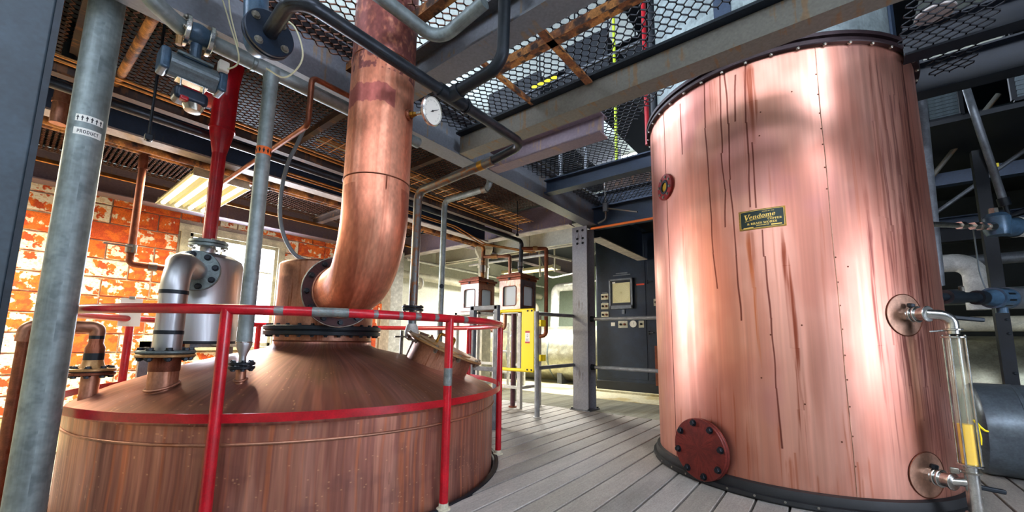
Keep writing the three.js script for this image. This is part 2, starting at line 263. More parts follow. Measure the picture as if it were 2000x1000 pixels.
const M = {};
M.potBody = std({ map: rep(T.potBody, 1 / 7.27, 1 / 1.2), metalness: 0.64, roughness: 0.74, roughnessMap: rep(T.rough, 1 / 1.2, 1 / 1.2), bumpMap: rep(T.rough, 1, 1), bumpScale: 0.0012 });
M.dome = std({ map: rep(T.dome, 1 / 7.27, 1 / 1.25), metalness: 0.72, roughness: 0.4 });
M.tank = std({ map: rep(T.tank, 1 / 5.0265, 1 / 2.45), metalness: 0.96, roughness: 1.0, roughnessMap: rep(T.tankRough, 1 / 5.0265, 1 / 2.45), bumpMap: rep(T.tankRough, 1 / 5.0265, 1 / 2.45), bumpScale: 0.0008 });
M.tankPlain = std({ color: '#ecb89e', map: rep(T.mottle, 1.6), metalness: 0.9, roughness: 0.42 });
M.copper = std({ color: '#e0a284', map: rep(T.grime, 1.7, 0.9), metalness: 0.82, roughness: 0.46, bumpMap: rep(T.mottle, 3), bumpScale: 0.001 });
M.copperDark = std({ color: '#9c5a42', map: rep(T.grime, 3), metalness: 0.75, roughness: 0.5 });
M.copperPipe = std({ color: '#b06a4c', map: rep(T.grime, 4), metalness: 0.7, roughness: 0.45 });
M.copperTube = std({ color: '#d09050', map: rep(T.mottle, 5), metalness: 0.8, roughness: 0.38 });
M.stainless = std({ color: '#b4b6ba', metalness: 1, roughness: 1, roughnessMap: rep(T.brushed, 1, 2) });
M.polished = std({ color: '#f0f0ec', map: rep(T.mottle, 6), metalness: 1, roughness: 0.26 });
M.galv = std({ map: rep(T.galv, 1.8), metalness: 0.55, roughness: 0.55, bumpMap: rep(T.mottle, 4), bumpScale: 0.0006 });
M.galvFine = std({ color: '#d9dede', map: rep(T.galv, 4), metalness: 0.5, roughness: 0.42 });
M.conduit = std({ map: rep(T.conduit, 4), metalness: 0.7, roughness: 0.42 });
M.blackPipe = std({ color: '#4a5058', map: rep(T.grime, 3), metalness: 0.65, roughness: 0.38 });
M.black = std({ color: '#1c2630', map: rep(T.mottle, 6), metalness: 0.4, roughness: 0.5 });
M.rubber = std({ color: '#1a1c20', map: rep(T.mottle, 5), roughness: 0.6 });
M.boltDark = std({ color: '#343a42', map: rep(T.mottle, 9), metalness: 0.7, roughness: 0.42 });
M.boltBright = std({ color: '#b9b4a8', map: rep(T.mottle, 9), metalness: 0.9, roughness: 0.35 });
M.flangeDark = std({ color: '#3a2a2e', map: rep(T.mottle, 5), metalness: 0.55, roughness: 0.45 });
M.flangePurple = std({ color: '#5a3638', map: rep(T.grime, 3), metalness: 0.5, roughness: 0.5 });
M.manhole = std({ color: '#8e332a', map: rep(T.grime, 3), metalness: 0.25, roughness: 0.42 });
M.beam = std({ map: rep(T.beam, 1.3), metalness: 0.25, roughness: 0.5 });
M.beamRust = std({ map: rep(T.beamRust, 1.3), metalness: 0.25, roughness: 0.55 });
M.navy = std({ map: rep(T.navy, 1.2), metalness: 0.2, roughness: 0.5 });
M.mauve = std({ map: rep(T.mauve, 1.1), metalness: 0.1, roughness: 0.55 });
M.rust = std({ map: rep(T.rust, 2), metalness: 0.2, roughness: 0.75 });
M.mesh = std({ color: '#2c2c30', map: rep(T.mottle, 8), metalness: 0.35, roughness: 0.6 });
M.meshRust = std({ color: '#5b3a2e', map: rep(T.mottle, 8), metalness: 0.3, roughness: 0.6 });
M.red = std({ color: '#cc1026', map: rep(T.mottle, 3), roughness: 0.3 });
M.redDeep = std({ color: '#c00e22', map: rep(T.mottle, 3), roughness: 0.28 });
M.yellow = std({ color: '#f6dc10', roughness: 0.4 });
M.railGrey = std({ color: '#a9afb4', map: rep(T.mottle, 3), metalness: 0.3, roughness: 0.45 });
M.white = std({ color: '#e6e6e0', map: rep(T.mottle, 3), roughness: 0.5 });
M.cream = std({ color: '#e4dfc4', map: rep(T.mottle, 2), roughness: 0.5 });
M.greyPaint = std({ color: '#7c828a', map: rep(T.mottle, 3), metalness: 0.3, roughness: 0.45 });
M.tankGrey = std({ color: '#73808a', map: rep(T.mottle, 2), metalness: 0.35, roughness: 0.34 });
M.jacket = std({ color: '#c6c5ac', map: rep(T.mottle, 2), metalness: 0.85, roughness: 0.4 });
M.deck = [0, 1, 2, 3].map((k) => std({ color: ['#ffffff', '#eeece8', '#f6f2ee', '#e4e4e4'][k], map: (() => { const t = rep(T.deck, 1.1, 0.5); t.offset.set(k * 0.27, k * 0.19); return t; })(), roughness: 0.62, bumpMap: rep(T.deck, 1.1, 0.5), bumpScale: 0.0012 }));
M.concrete = std({ map: rep(T.concrete, 0.5), roughness: 0.7 });
M.wall = std({ map: rep(T.wallPaint, 0.6), roughness: 0.85 });
M.wallDark = std({ color: '#2e3a46', map: rep(T.wallPaint, 0.6), roughness: 0.8 });
M.wallUpper = std({ color: '#f2f4f4', map: rep(T.wallPaint, 0.6), roughness: 0.8 });
M.wallGreen = std({ color: '#9fb0a8', map: rep(T.wallPaint, 0.6), roughness: 0.7 });
M.mortar = std({ color: '#e6d8c2', map: rep(T.mottle, 2), roughness: 0.95 });
M.block = T.block.map((t, k) => std({ map: t, roughness: 0.8, bumpMap: t, bumpScale: 0.0015 }));
M.roof = std({ color: '#b4bcc2', map: rep(T.wallPaint, 0.4), roughness: 0.8 });
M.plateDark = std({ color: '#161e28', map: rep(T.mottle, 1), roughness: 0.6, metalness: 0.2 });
M.panel = std({ color: '#1c2d42', map: rep(T.mottle, 1.4), metalness: 0.3, roughness: 0.42 });
M.panelDark = std({ color: '#1b222b', map: rep(T.mottle, 2), metalness: 0.3, roughness: 0.4 });
M.brass = std({ color: '#c9973f', map: rep(T.mottle, 6), metalness: 0.9, roughness: 0.34 });
M.bronze = std({ color: '#cfa06a', map: rep(T.mottle, 3), metalness: 0.55, roughness: 0.42 });
M.blue = std({ color: '#4a6a86', map: rep(T.mottle, 5), metalness: 0.2, roughness: 0.38 });
M.blueGrey = std({ color: '#7f8f98', map: rep(T.mottle, 4), metalness: 0.3, roughness: 0.4 });
M.pane = phys({ color: '#ffffff', transmission: 1, thickness: 0, roughness: 0.02, ior: 1.45 });
M.glassTube = phys({ color: '#fafbee', transmission: 0.9, thickness: 0, roughness: 0.14, ior: 1.45 });
M.dirtyPane = phys({ color: '#dde6ec', transmission: 0.5, thickness: 0, roughness: 0.3, ior: 1.45 });
M.liquid = std({ color: '#ffce1c', roughness: 0.25 });
M.tube = std({ color: '#d8d4b0', roughness: 0.35 });
M.lampGlow = std({ color: '#ffffff', emissive: '#fff2c8', emissiveIntensity: 1.1, roughness: 0.5 });
M.paper = std({ color: '#e8e4da', roughness: 0.8 });
M.treads = std({ color: '#c8c8b6', map: rep(T.mottle, 4), metalness: 0.2, roughness: 0.6 });
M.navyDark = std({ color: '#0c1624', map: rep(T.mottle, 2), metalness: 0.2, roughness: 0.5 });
M.paleSteel = std({ color: '#cdc3c0', map: rep(T.mottle, 2), metalness: 0.1, roughness: 0.55 });  // tone of the lid, and lamplight painted on beam undersides
M.rope = std({ color: '#7a848c', roughness: 0.45 });

// ---------------------------------------------------------------- the setting
const PC = [-2.701, -1.373], TC = [-0.274, -3.359];   // axes of the pot still and of the tank (x, z)
{ // walls with openings, the pane and bars of each window a piece of it
  const t = 0.3;
  const wallShape = (a0, a1, y0, y1, holes) => { const s = new THREE.Shape([[a0, y0], [a1, y0], [a1, y1], [a0, y1]].map((p) => new THREE.Vector2(...p))); for (const h of holes) { const q = new THREE.Path([[h.c - h.w / 2, h.y - h.h / 2], [h.c - h.w / 2, h.y + h.h / 2], [h.c + h.w / 2, h.y + h.h / 2], [h.c + h.w / 2, h.y - h.h / 2]].map((p) => new THREE.Vector2(...p))); s.holes.push(q); } return s; };
  const hs = (w, up) => WINDOWS.filter((q) => q.wall === w && (up === undefined || (q.y > 2.6) === up));
  const side = (s, x) => { const g = extr(s, t); g.rotateY(-Math.PI / 2); g.translate(x, 0, 0); return triUV(g); };   // shape x -> world z
  const wl = struct('wall_left', side(wallShape(-4.15, ROOM.z1, -0.6, 2.62, hs('left', false)), ROOM.x0 - 0.03), M.mortar);
  struct('wall_left_painted', side(wallShape(ROOM.z0, -4.15, -0.6, 2.62, []), ROOM.x0), M.wall);
  struct('wall_left_upper', side(wallShape(ROOM.z0, ROOM.z1, 2.62, ROOM.top, hs('left', true)), ROOM.x0), M.wallUpper);
  struct('wall_right', side(wallShape(ROOM.z0, ROOM.z1, -0.6, ROOM.top, hs('right')), ROOM.x1 + t), M.wallDark);
  struct('added_dark_wall', bx(2.9, 3.7, 0.1, 1.75, 1.85, -7.2), M.wallDark);  // added dark wall standing in for the unlit depth beyond
  const back = (s, z, m, n) => struct(n, triUV(extr(s, t).translate(0, 0, z)), m);
  back(wallShape(ROOM.x0 - t, ROOM.x1 + t, -0.6, ROOM.top, hs('rear')), ROOM.z1, M.wallUpper, 'wall_rear');
  back(wallShape(ROOM.x0 - t, ROOM.x1 + t, 2.62, ROOM.top, hs('far')), ROOM.z0 - t, M.wallUpper, 'wall_far_upper');
  back(wallShape(ROOM.x0 - t, ROOM.x1 + t, -0.6, 2.62, []), ROOM.z0 - t, M.wallGreen, 'wall_far');
  struct('ceiling', triUV(bx(ROOM.x1 - ROOM.x0 + 2 * t, 0.25, ROOM.z1 - ROOM.z0 + 2 * t, (ROOM.x0 + ROOM.x1) / 2, ROOM.top + 0.125, (ROOM.z0 + ROOM.z1) / 2)), M.roof);
  // terracotta blocks, running bond, each a piece of the left wall
  const bw = 0.405, bh = 0.203, j = 0.012, g = [0, 1, 2, 3].map((k) => { const q = rbx(0.05, bh - j, bw - j, 0, 0, 0, 0.008, 1); const uv = q.attributes.uv; for (let i = 0; i < uv.count; i++) uv.setXY(i, uv.getX(i) / bw + 0.5 + k * 0.23, uv.getY(i) / bh + 0.5 + k * 0.31); return q; });
  const gh = rbx(0.05, bh - j, bw / 2 - j, 0, 0, 0, 0.008, 1); { const uv = gh.attributes.uv; for (let i = 0; i < uv.count; i++) uv.setXY(i, uv.getX(i) / bw + 0.4, uv.getY(i) / bh + 0.5); }
  const win = WINDOWS[0], W0 = win.c - win.w / 2 - 0.05, W1 = win.c + win.w / 2 + 0.05, Y0 = win.y - win.h / 2 - 0.02, Y1 = win.y + win.h / 2 + 0.1;
  for (let r = 0; r < 12; r++) for (let c = 0; c < 13; c++) {
    const y = bh * (r + 0.5), cut = (z, l) => y > Y0 && y < Y1 && z + l / 2 > W0 && z - l / 2 < W1;
    const z = 0.38 - c * bw - (r % 2) * bw / 2; if (z < -4.1) continue;
    const tone = () => { const q = fb((z + 9) / 8, y / 3, 9, 6, 211, 3), near = clamp(1 - Math.abs(z + 0.9) / 1.4); const a = q + rr(-0.16, 0.16) - near * 0.16; return M.block[a < 0.3 ? 0 : a < 0.4 ? 1 : a < 0.5 ? 2 : a < 0.6 ? 3 : 4]; };
    const b = (geo, zz) => { const m = part(wl, 'brick', geo, tone()); m.position.set(ROOM.x0 - 0.025 + rr(-0.002, 0.002), y, zz); };
    if (!cut(z, bw)) { if (rnd() < 0.28) { b(gh, z - bw / 4); b(gh, z + bw / 4); } else b(g[(rnd() * 4) | 0], z); } else for (const s of [-1, 1]) if (!cut(z + s * bw / 4, bw / 2)) b(gh, z + s * bw / 4);
  }
  // windows: wooden frame, bars and panes
  let n = 0;
  for (const q of WINDOWS) {
    const o = structGroup('window_' + (++n)); const rot = { left: Math.PI / 2, right: -Math.PI / 2, rear: Math.PI, far: 0 }[q.wall];
    const pos = { left: [ROOM.x0 - 0.05, q.y, q.c], right: [ROOM.x1 + 0.05, q.y, q.c], rear: [q.c, q.y, ROOM.z1 + 0.05], far: [q.c, q.y, ROOM.z0 - 0.05] }[q.wall];
    o.position.set(...pos); o.rotation.y = rot;
    const fm = M.cream, w = q.w, h = q.h, f = 0.055;
    part(o, 'window_frame', merge([rbx(w, f, 0.1, 0, h / 2 - f / 2), rbx(w, f, 0.1, 0, -h / 2 + f / 2), rbx(f, h, 0.1, -w / 2 + f / 2, 0), rbx(f, h, 0.1, w / 2 - f / 2, 0)]), fm);
    part(o, 'window_sill', rbx(w + 0.1, 0.05, 0.18, 0, -h / 2 - 0.02, 0.06), fm);
    const low = q.wall === 'left' && q.y < 2; const ys = low ? [-0.22, 0.32] : [0], xs = low ? [-0.16, 0.2] : [-w / 6, w / 6];
    for (const y of ys) part(o, 'window_bar', rbx(w - 2 * f, low && y < 0 ? 0.07 : 0.022, 0.035, 0, y), fm);
    for (const x of xs) part(o, 'window_bar', rbx(0.022, h - 2 * f, 0.03, x, 0), fm);
    const X = [-w / 2 + f, ...xs, w / 2 - f], Yy = [-h / 2 + f, ...ys, h / 2 - f];
    for (let a = 0; a < X.length - 1; a++) for (let b = 0; b < Yy.length - 1; b++) part(o, 'pane', bx(X[a + 1] - X[a], Yy[b + 1] - Yy[b], 0.004, (X[a] + X[a + 1]) / 2, (Yy[b] + Yy[b + 1]) / 2), M.pane);
    if (low) part(o, 'window_casing', merge([rbx(0.09, h + 0.12, 0.03, -w / 2 - 0.03, 0.02, 0.065), rbx(0.09, h + 0.12, 0.03, w / 2 + 0.03, 0.02, 0.065), rbx(w + 0.2, 0.1, 0.03, 0, h / 2 + 0.04, 0.067)]), fm);
  }
}
{ // floor: slab, deck boards of the platform cut round the pot still, bar grating, concrete
  const hole = new THREE.Path(); hole.absarc(PC[0], -PC[1], 1.185, 0, 2 * Math.PI, true);
  const s = new THREE.Shape([[ROOM.x0 - 0.3, -3.3], [ROOM.x1 + 0.3, -3.3], [ROOM.x1 + 0.3, 9.1], [ROOM.x0 - 0.3, 9.1]].map((p) => new THREE.Vector2(...p))); s.holes.push(hole);
  const fl = struct('floor', triUV(extr(s, 0.25, { curveSegments: 64 }).rotateX(-Math.PI / 2).translate(0, -0.285, 0)), M.plateDark);
  const zA = 1.2, zB = -4.345, gap = 0.0115, pitch = 0.1454, R = 1.2;
  const board = (pts, k) => { const p = part(fl, 'plank', triUV(extr(pts, 0.03, { bevelEnabled: true, bevelSize: 0.003, bevelThickness: 0.003, bevelSegments: 1 }).rotateX(-Math.PI / 2).translate(0, -0.033, 0)), M.deck[k]); };
  for (let k = -14; k < 25; k++) {
    const x1 = -0.649 - pitch * k - gap / 2 - 0.003, x0 = x1 - pitch + gap + 0.006, m = (k + 40) * 7 % 4; if (x0 < -4.25) continue;
    const d0 = x0 - PC[0], d1 = x1 - PC[0];
    const cutZ = (d) => (Math.abs(d) < R ? Math.sqrt(R * R - d * d) : 0);
    if (Math.abs(d0) < R || Math.abs(d1) < R) {
      const N = 8, xs = []; for (let i = 0; i <= N; i++) xs.push(x0 + (x1 - x0) * i / N);
      const front = xs.map((x) => [x, -(PC[1] + cutZ(x - PC[0]))]), rear = xs.map((x) => [x, -(PC[1] - cutZ(x - PC[0]))]);   // shape y = -z
      if (PC[1] + Math.min(...xs.map((x) => -cutZ(x - PC[0]))) > -9) { board([[x0, -zA], [x1, -zA], ...front.reverse()], m); board([...rear, [x1, -zB], [x0, -zB]], (m + 1) % 4); }
    } else board([[x0, -zA], [x1, -zA], [x1, -zB], [x0, -zB]], m);
  }
  part(fl, 'floor_concrete', merge([bx(2.1, 0.035, 4.3 + 3, ROOM.x0 + 0.92, -0.0175, -0.7), bx(9.7, 0.035, 3.45, -1.5, -0.0175, -7.1)]), M.concrete);
  part(fl, 'floor_rear', bx(8, 0.035, 1.7, -0.6, -0.0175, 2.1), M.concrete);
  // bar grating strip
  const bars = []; for (let i = 0; i < 30; i++) bars.push(bx(7.4, 0.028, 0.005, -0.5, -0.015, -4.38 - i * 0.0335)); for (let i = 0; i < 74; i++) bars.push(rod([-4.2 + i * 0.1, -0.008, -4.37], [-4.2 + i * 0.1, -0.008, -5.36], 0.004, 0.004, 5));
  const gr = part(fl, 'grating', merge(bars), M.treads); gr.userData.kind = 'stuff';
  part(fl, 'floor_pan', bx(7.4, 0.01, 1.02, -0.5, -0.03, -4.86), M.concrete);
  part(fl, 'collar_ring', lathe([[1.163, -0.28], [1.2, -0.28], [1.2, -0.004], [1.197, 0.006], [1.18, 0.006], [1.177, -0.004], [1.163, -0.004], [1.163, -0.28]], [PC[0], 0, PC[1]], [0, 1, 0], 96, 0.4), M.black);
}

// ---------------------------------------------------------------- the copper pot still
const ringAt = (bearing, R, near = true) => { const b = bearing * D2R, dx = Math.sin(b), dz = -Math.cos(b), k = PC[0] * dx + PC[1] * dz, c = PC[0] ** 2 + PC[1] ** 2 - R * R, q = Math.sqrt(Math.max(0, k * k - c)), t = near ? k - q : k + q; return [dx * t, dz * t]; };
const S1 = [-2.78, -0.297], S2 = [-2.385, -0.485], S3 = [-2.144, -0.713];
{
  const o = thing('pot_still', 'broad copper pot still with a shallow domed lid inside the red ring railing', 'pot still');
  const c = [PC[0], 0, PC[1]];
  part(o, 'body', lathe([[1.152, -0.7], [1.152, 0.385], [1.156, 0.4], [1.157, 0.455]], c, [0, 1, 0], 128, 0), M.potBody);
  part(o, 'seam_bead', sweep(circle(PC, 1.155, 0.387, 140), 0.0065, 8, true), M.copper);
  part(o, 'dome', lathe([[1.157, 0.452], [1.152, 0.468], [1.13, 0.484], [1.02, 0.536], [0.856, 0.594], [0.7325, 0.636], [0.5876, 0.678], [0.42, 0.714], [0.34, 0.732], [0.305, 0.75], [0.3, 0.775]], c, [0, 1, 0], 128, 0), M.dome);
  part(o, 'collar', lathe([[0.3, 0.77], [0.301, 0.818]], c, [0, 1, 0], 64, 0), M.copper);
  part(o, 'collar_bead', sweep(circle(PC, 0.301, 0.778, 80), 0.0045, 8, true), M.copperDark);
  const f = part(o, 'neck_flange', merge([ring([c[0], 0.815, c[2]], [0, 1, 0], 0.298, 0.362, 0.026), ring([c[0], 0.848, c[2]], [0, 1, 0], 0.298, 0.362, 0.026), ring([c[0], 0.841, c[2]], [0, 1, 0], 0.298, 0.35, 0.007)]), M.black);
  for (let i = 0; i < 28; i++) { const a = i / 28 * 2 * Math.PI; put(f, 'bolt', stud(0.011, 0.012, 0.059, 0.008), M.boltDark, [c[0] + 0.336 * Math.sin(a), 0.874, c[2] + 0.336 * Math.cos(a)]); }
  part(o, 'helmet', lathe([[0.304, 0.87], [0.304, 1.268], [0.301, 1.28], [0.29, 1.288], [0.18, 1.304], [0, 1.312]], c, [0, 1, 0], 96, 0.7), M.copper);
  const n = [0.954, 0, 0.302];
  part(o, 'side_outlet', rod([c[0] + 0.25 * n[0], 1.075, c[2] + 0.25 * n[2]], [-2.318, 1.075, -1.252], 0.158, 0.158, 48), M.copper);
  const hf = part(o, 'outlet_flange', ring([-2.322, 1.075, -1.253], n, 0.14, 0.209, 0.02), M.flangePurple);
  // risers
  const riser = (s, r, y0, y1, name) => { part(o, name, lathe([[r, y0], [r, y1]], [s[0], 0, s[1]], [0, 1, 0], 36, 0), M.copper); const d = Math.hypot(s[0] - PC[0], s[1] - PC[1]), ux = (s[0] - PC[0]) / d, uz = (s[1] - PC[1]) / d, sl = 0.32; part(o, 'weld_bead', sweep(circle([0, 0], r + 0.004, 0, 40).map((p) => V(s[0] + p.x, y0 + 0.055 - sl * (p.x * ux + p.z * uz), s[1] + p.z)), 0.006, 6, true), M.copper); };
  riser(S1, 0.034, 0.44, 0.625, 'riser'); riser(S2, 0.055, 0.52, 0.722, 'riser'); riser(S3, 0.0195, 0.55, 0.662, 'riser');
  // manway: tilted neck, clamped cover, handle
  const ax = V(0.307, 0.92, -0.241).normalize(), b = V(-2.165, 0.54, -1.868), at = (h) => b.clone().addScaledVector(ax, h);
  part(o, 'manway_neck', lathe([[0.21, -0.1], [0.21, 0.198], [0.24, 0.2], [0.24, 0.212], [0, 0.212]], b, ax, 64, 0.5), M.copper);
  part(o, 'weld_bead', sweep(circle([0, 0], 0.216, 0, 60).map((p) => { const q = p.clone().applyQuaternion(frameTo(ax)).add(at(0)); const d = Math.hypot(q.x - PC[0], q.z - PC[1]); q.y = 0.745 - 0.31 * (d - 0.3) + 0.012; return q; }), 0.009, 6, true), M.copper);
  const cv = part(o, 'manway_cover', merge([disc(at(0.214), ax, 0.274, 0.015, 72), disc(at(0.228), ax, 0.19, 0.008, 60)]), M.bronze);
  const q = frameTo(ax), loc = (x, h, z) => V(x, 0, z).applyQuaternion(q).add(at(h));
  part(cv, 'handle', pipeG([loc(-0.02, 0.236, 0.075), loc(-0.02, 0.3, 0.075), loc(-0.02, 0.3, -0.075), loc(-0.02, 0.236, -0.075)], 0.01, 0.018, 12), M.brass);
  for (let i = 0; i < 10; i++) { const a = (i + 0.5) / 10 * 2 * Math.PI, d = 0.258; put(cv, 'clamp', merge([bx(0.022, 0.022, 0.014, 0, -0.012), rod([0, -0.028, 0], [0, 0.024, 0], 0.006, 0.006, 8), lathe([[0, 0.014], [0.011, 0.014], [0.011, 0.024], [0, 0.026]], [0, 0, 0], [0, 1, 0], 6, 0.2)]), M.boltBright, loc(d * Math.cos(a), 0.214, d * Math.sin(a)), ax); }
  part(cv, 'hinge', merge([rod(loc(-0.25, 0.232, -0.06), loc(-0.25, 0.232, 0.06), 0.014, 0.014, 12), rod(loc(-0.26, 0.2, 0), loc(-0.17, 0.25, 0), 0.012, 0.012, 10)]), M.boltBright);
  based(o);
}
{ // vapour pipe: flange, swept elbow, riser through the mezzanine
  const o = thing('vapor_pipe', 'thick copper vapour pipe that bends up from the still neck and through the ceiling', 'pipe');
  const F = V(-2.3, 1.075, -1.246), n = V(0.954, 0, 0.302), K = V(-1.649, 1.075, -1.04);
  const total = 0.94 + 2.2;
  T.riser = tex(512, 1024, (u, v) => {
    const L = v * total, a = fb(u, v, 40, 3, 301, 4), b = fb(u, v, 8, 12, 302, 4), c = fb(u, v, 90, 160, 303, 2);
    let k = lerp3([212, 144, 116], [192, 120, 94], step(0.4, 0.68, a)); k = lerp3(k, [224, 166, 138], step(0.55, 0.75, b) * 0.5);
    const e = L + 0.05 * (fb(u, v, 30, 4, 304, 3) - 0.5), sp = fb(u, v, 60, 120, 305, 3);
    if (L > 1.5) k = lerp3(k, [112, 62, 64], step(0.5 - 0.5 * step(1.5, 1.72, e), 0.62, sp) * 0.8);
    if (e > 1.33 && e < 1.42 && u > 0.02 && u < 0.52) k = lerp3(k, [150, 78, 76], 0.75);
    if (L < 0.95) { const w = u * 2 * Math.PI + 1.2 * (L - 0.4), st = Math.abs(Math.sin(w * 1.5 + 0.9)); k = lerp3(k, [158, 92, 72], step(0.84, 0.9, st + 0.12 * (a - 0.5)) * 0.7); }
    const g = 0.9 + 0.2 * c; return [k[0] * g, k[1] * g, k[2] * g];
  });
  M.riser = std({ map: rep(T.riser, 1 / (2 * Math.PI * 0.15), 1 / total), metalness: 0.8, roughness: 0.47, bumpMap: rep(T.mottle, 3), bumpScale: 0.001 });
  part(o, 'pipe', sweep(pathPts([F, K, V(-1.649, 3.4, -1.04)], 0.45, 24), 0.15, 64), M.riser);
  const fl = part(o, 'pipe_flange', ring(F.clone().addScaledVector(n, 0.0), n, 0.14, 0.2085, 0.018), M.flangePurple);
  part(fl, 'flange_rim', sweep(circle([0, 0], 0.2092, 0, 90).map((p) => p.applyQuaternion(frameTo(n)).add(F.clone().addScaledVector(n, 0.009))), 0.0055, 8, true), M.boltBright);
  boltCircle(fl, F.clone().addScaledVector(n, 0.018), n, 0.184, 12, bolt(0.0135, 0.017), M.boltDark, 0.26);
  part(o, 'collar', sweep(circle([0, 0], 0.154, 0, 60).map((p) => p.applyQuaternion(frameTo(n)).add(F.clone().addScaledVector(n, 0.022))), 0.007, 8, true), M.copper);
  part(o, 'seam_bead', sweep(circle([K.x, K.z], 0.151, 1.527, 64), 0.0032, 6, true), M.copperDark);
  const C = K.clone().addScaledVector(n, -0.45).setY(1.525), pts = []; for (let i = 0; i <= 20; i++) { const t = i / 20 * Math.PI / 2; pts.push(C.clone().addScaledVector(n, 0.601 * Math.sin(t)).add(V(0, -0.601 * Math.cos(t), 0))); }
  part(o, 'seam_bead', sweep(pts, 0.0035, 6), M.copperDark);
  const y2 = 2.13; part(o, 'seam_bead', sweep(circle([K.x, K.z], 0.151, y2, 64), 0.0025, 6, true), M.copperDark);
  based(o);
}
{ // dial thermometer screwed into the vapour pipe
  const o = thing('dial_thermometer', 'round white dial thermometer on a brass stem sticking out of the copper vapour pipe', 'thermometer');
  const n = V(0.934, 0, -0.357), s = V(-1.512, 1.861, -1.092), at = (L) => s.clone().addScaledVector(n, L);
  part(o, 'boss', lathe([[0.026, -0.012], [0.026, 0.012], [0.02, 0.018], [0, 0.018]], s, n, 24), M.copperPipe);
  part(o, 'fitting', lathe([[0, 0.012], [0.015, 0.012], [0.015, 0.034], [0.011, 0.036], [0.011, 0.05], [0, 0.05]], s, n, 6, 0.2), M.brass);
  part(o, 'stem', lathe([[0, 0.05], [0.009, 0.05], [0.009, 0.075], [0.006, 0.077], [0.006, 0.118], [0, 0.118]], s, n, 16), M.polished);
  const dirF = V(0.9, -0.15, -0.16).normalize(), c = at(0.13);
  part(o, 'dial_case', lathe([[0, -0.022], [0.05, -0.022], [0.066, -0.008], [0.068, 0.006], [0.062, 0.01], [0.06, 0.004], [0, 0.004]], c, dirF, 48, 0.4), M.polished);
  T.dial = canvasTex(256, 256, (g) => { g.fillStyle = '#e6e4da'; g.fillRect(0, 0, 256, 256); g.translate(128, 128); g.strokeStyle = '#4a4a4a'; for (let i = 0; i <= 50; i++) { const a = (-225 + i * 5.4) * D2R; g.lineWidth = i % 5 ? 1 : 3; g.beginPath(); g.moveTo(108 * Math.cos(a), 108 * Math.sin(a)); g.lineTo((i % 5 ? 99 : 92) * Math.cos(a), (i % 5 ? 99 : 92) * Math.sin(a)); g.stroke(); } });
  const face = part(o, 'dial_face', (() => { const g = new THREE.CircleGeometry(0.06, 48); return g; })(), std({ map: T.dial, roughness: 0.35 })); face.position.copy(c.clone().addScaledVector(dirF, 0.0045)); face.lookAt(c.clone().addScaledVector(dirF, 2));
  const nd = part(o, 'needle', merge([bx(0.05, 0.003, 0.001, 0.012), new THREE.CylinderGeometry(0.004, 0.004, 0.003, 16).rotateX(Math.PI / 2)]), M.black); nd.position.copy(c.clone().addScaledVector(dirF, 0.0065)); nd.quaternion.copy(face.quaternion); nd.rotateZ(0.6);
  based(o);
}
{ // red ring railing
  const o = thing('ring_railing', 'round red pipe railing with a flat middle band around the pot still', 'railing');
  const R = 1.2, y = 0.905;
  const top = part(o, 'top_rail', sweep(circle(PC, R, y, 140), 0.0195, 16, true), M.red);
  part(o, 'middle_band', lathe([[R - 0.003, 0.476], [R + 0.003, 0.476], [R + 0.003, 0.51], [R - 0.003, 0.51], [R - 0.003, 0.476]], [PC[0], 0, PC[1]], [0, 1, 0], 140, 0.4), M.redDeep);
  const post = (x, z, k) => { const p = part(o, 'post', lathe([[0, 0.012], [0.021, 0.012], [0.021, y], [0, y]], [x, 0, z], [0, 1, 0], 20, 0.4), M.red); part(p, 'post_foot', lathe([[0, 0], [0.034, 0], [0.034, 0.006], [0.024, 0.01], [0.0225, 0.03], [0, 0.03]], [x, 0, z], [0, 1, 0], 20, 0.4), M.cream); return p; };
  const a = ringAt(-46.95, R); const pa = post(...a); const b = ringAt(-73.6, R); post(...b); post(-1.905, -2.285); post(...ringAt(-81.65, R, false)); post(...ringAt(-70.3, R, false)); post(...ringAt(-44.2, R, false));
  const worn = std({ color: '#9aa3a0', map: rep(T.grime, 7), metalness: 0.4, roughness: 0.5 });
  part(pa, 'worn_patch', lathe([[0.0212, 0.575], [0.0216, 0.58], [0.0216, 0.655], [0.0212, 0.66]], [a[0], 0, a[1]], [0, 1, 0], 20, 0), worn);
  const an = (x, z) => Math.atan2(x - PC[0], z - PC[1]); const p1 = ringAt(-62.6, R), a1 = an(...p1); part(top, 'worn_patch', sweep(circle(PC, R, y, 14, a1 - 0.055, a1 + 0.06, false), 0.0199, 14), worn);
  for (const [bb, w] of [[-51.5, 0.012], [-53.8, 0.008], [-49, 0.01], [-57, 0.008], [-45, 0.014], [-68.3, 0.014]]) { const p2 = ringAt(bb, R), a2 = an(...p2); part(top, 'worn_patch', sweep(circle(PC, R, y, 4, a2 - w, a2 + w, false), 0.0198, 12), worn); }
  based(o);
}
{ const p = ringAt(-81.75, 1.2, false), g = thing('paper_notice', 'blank white paper sheet hung over the far side of the red ring railing', 'notice');
  const m = part(g, 'sheet', rbx(0.105, 0.18, 0.002, 0, -0.085, 0, 0.001, 1), M.paper), d = V(-p[0], 0, -p[1]).normalize(); g.position.set(p[0] + d.x * 0.024, 1.03, p[1] + d.z * 0.024); g.rotation.y = Math.atan2(d.x, d.z) - 0.1;
  part(g, 'clip', rbx(0.03, 0.02, 0.014, 0, 0.008, 0, 0.003, 1), M.boltBright); }
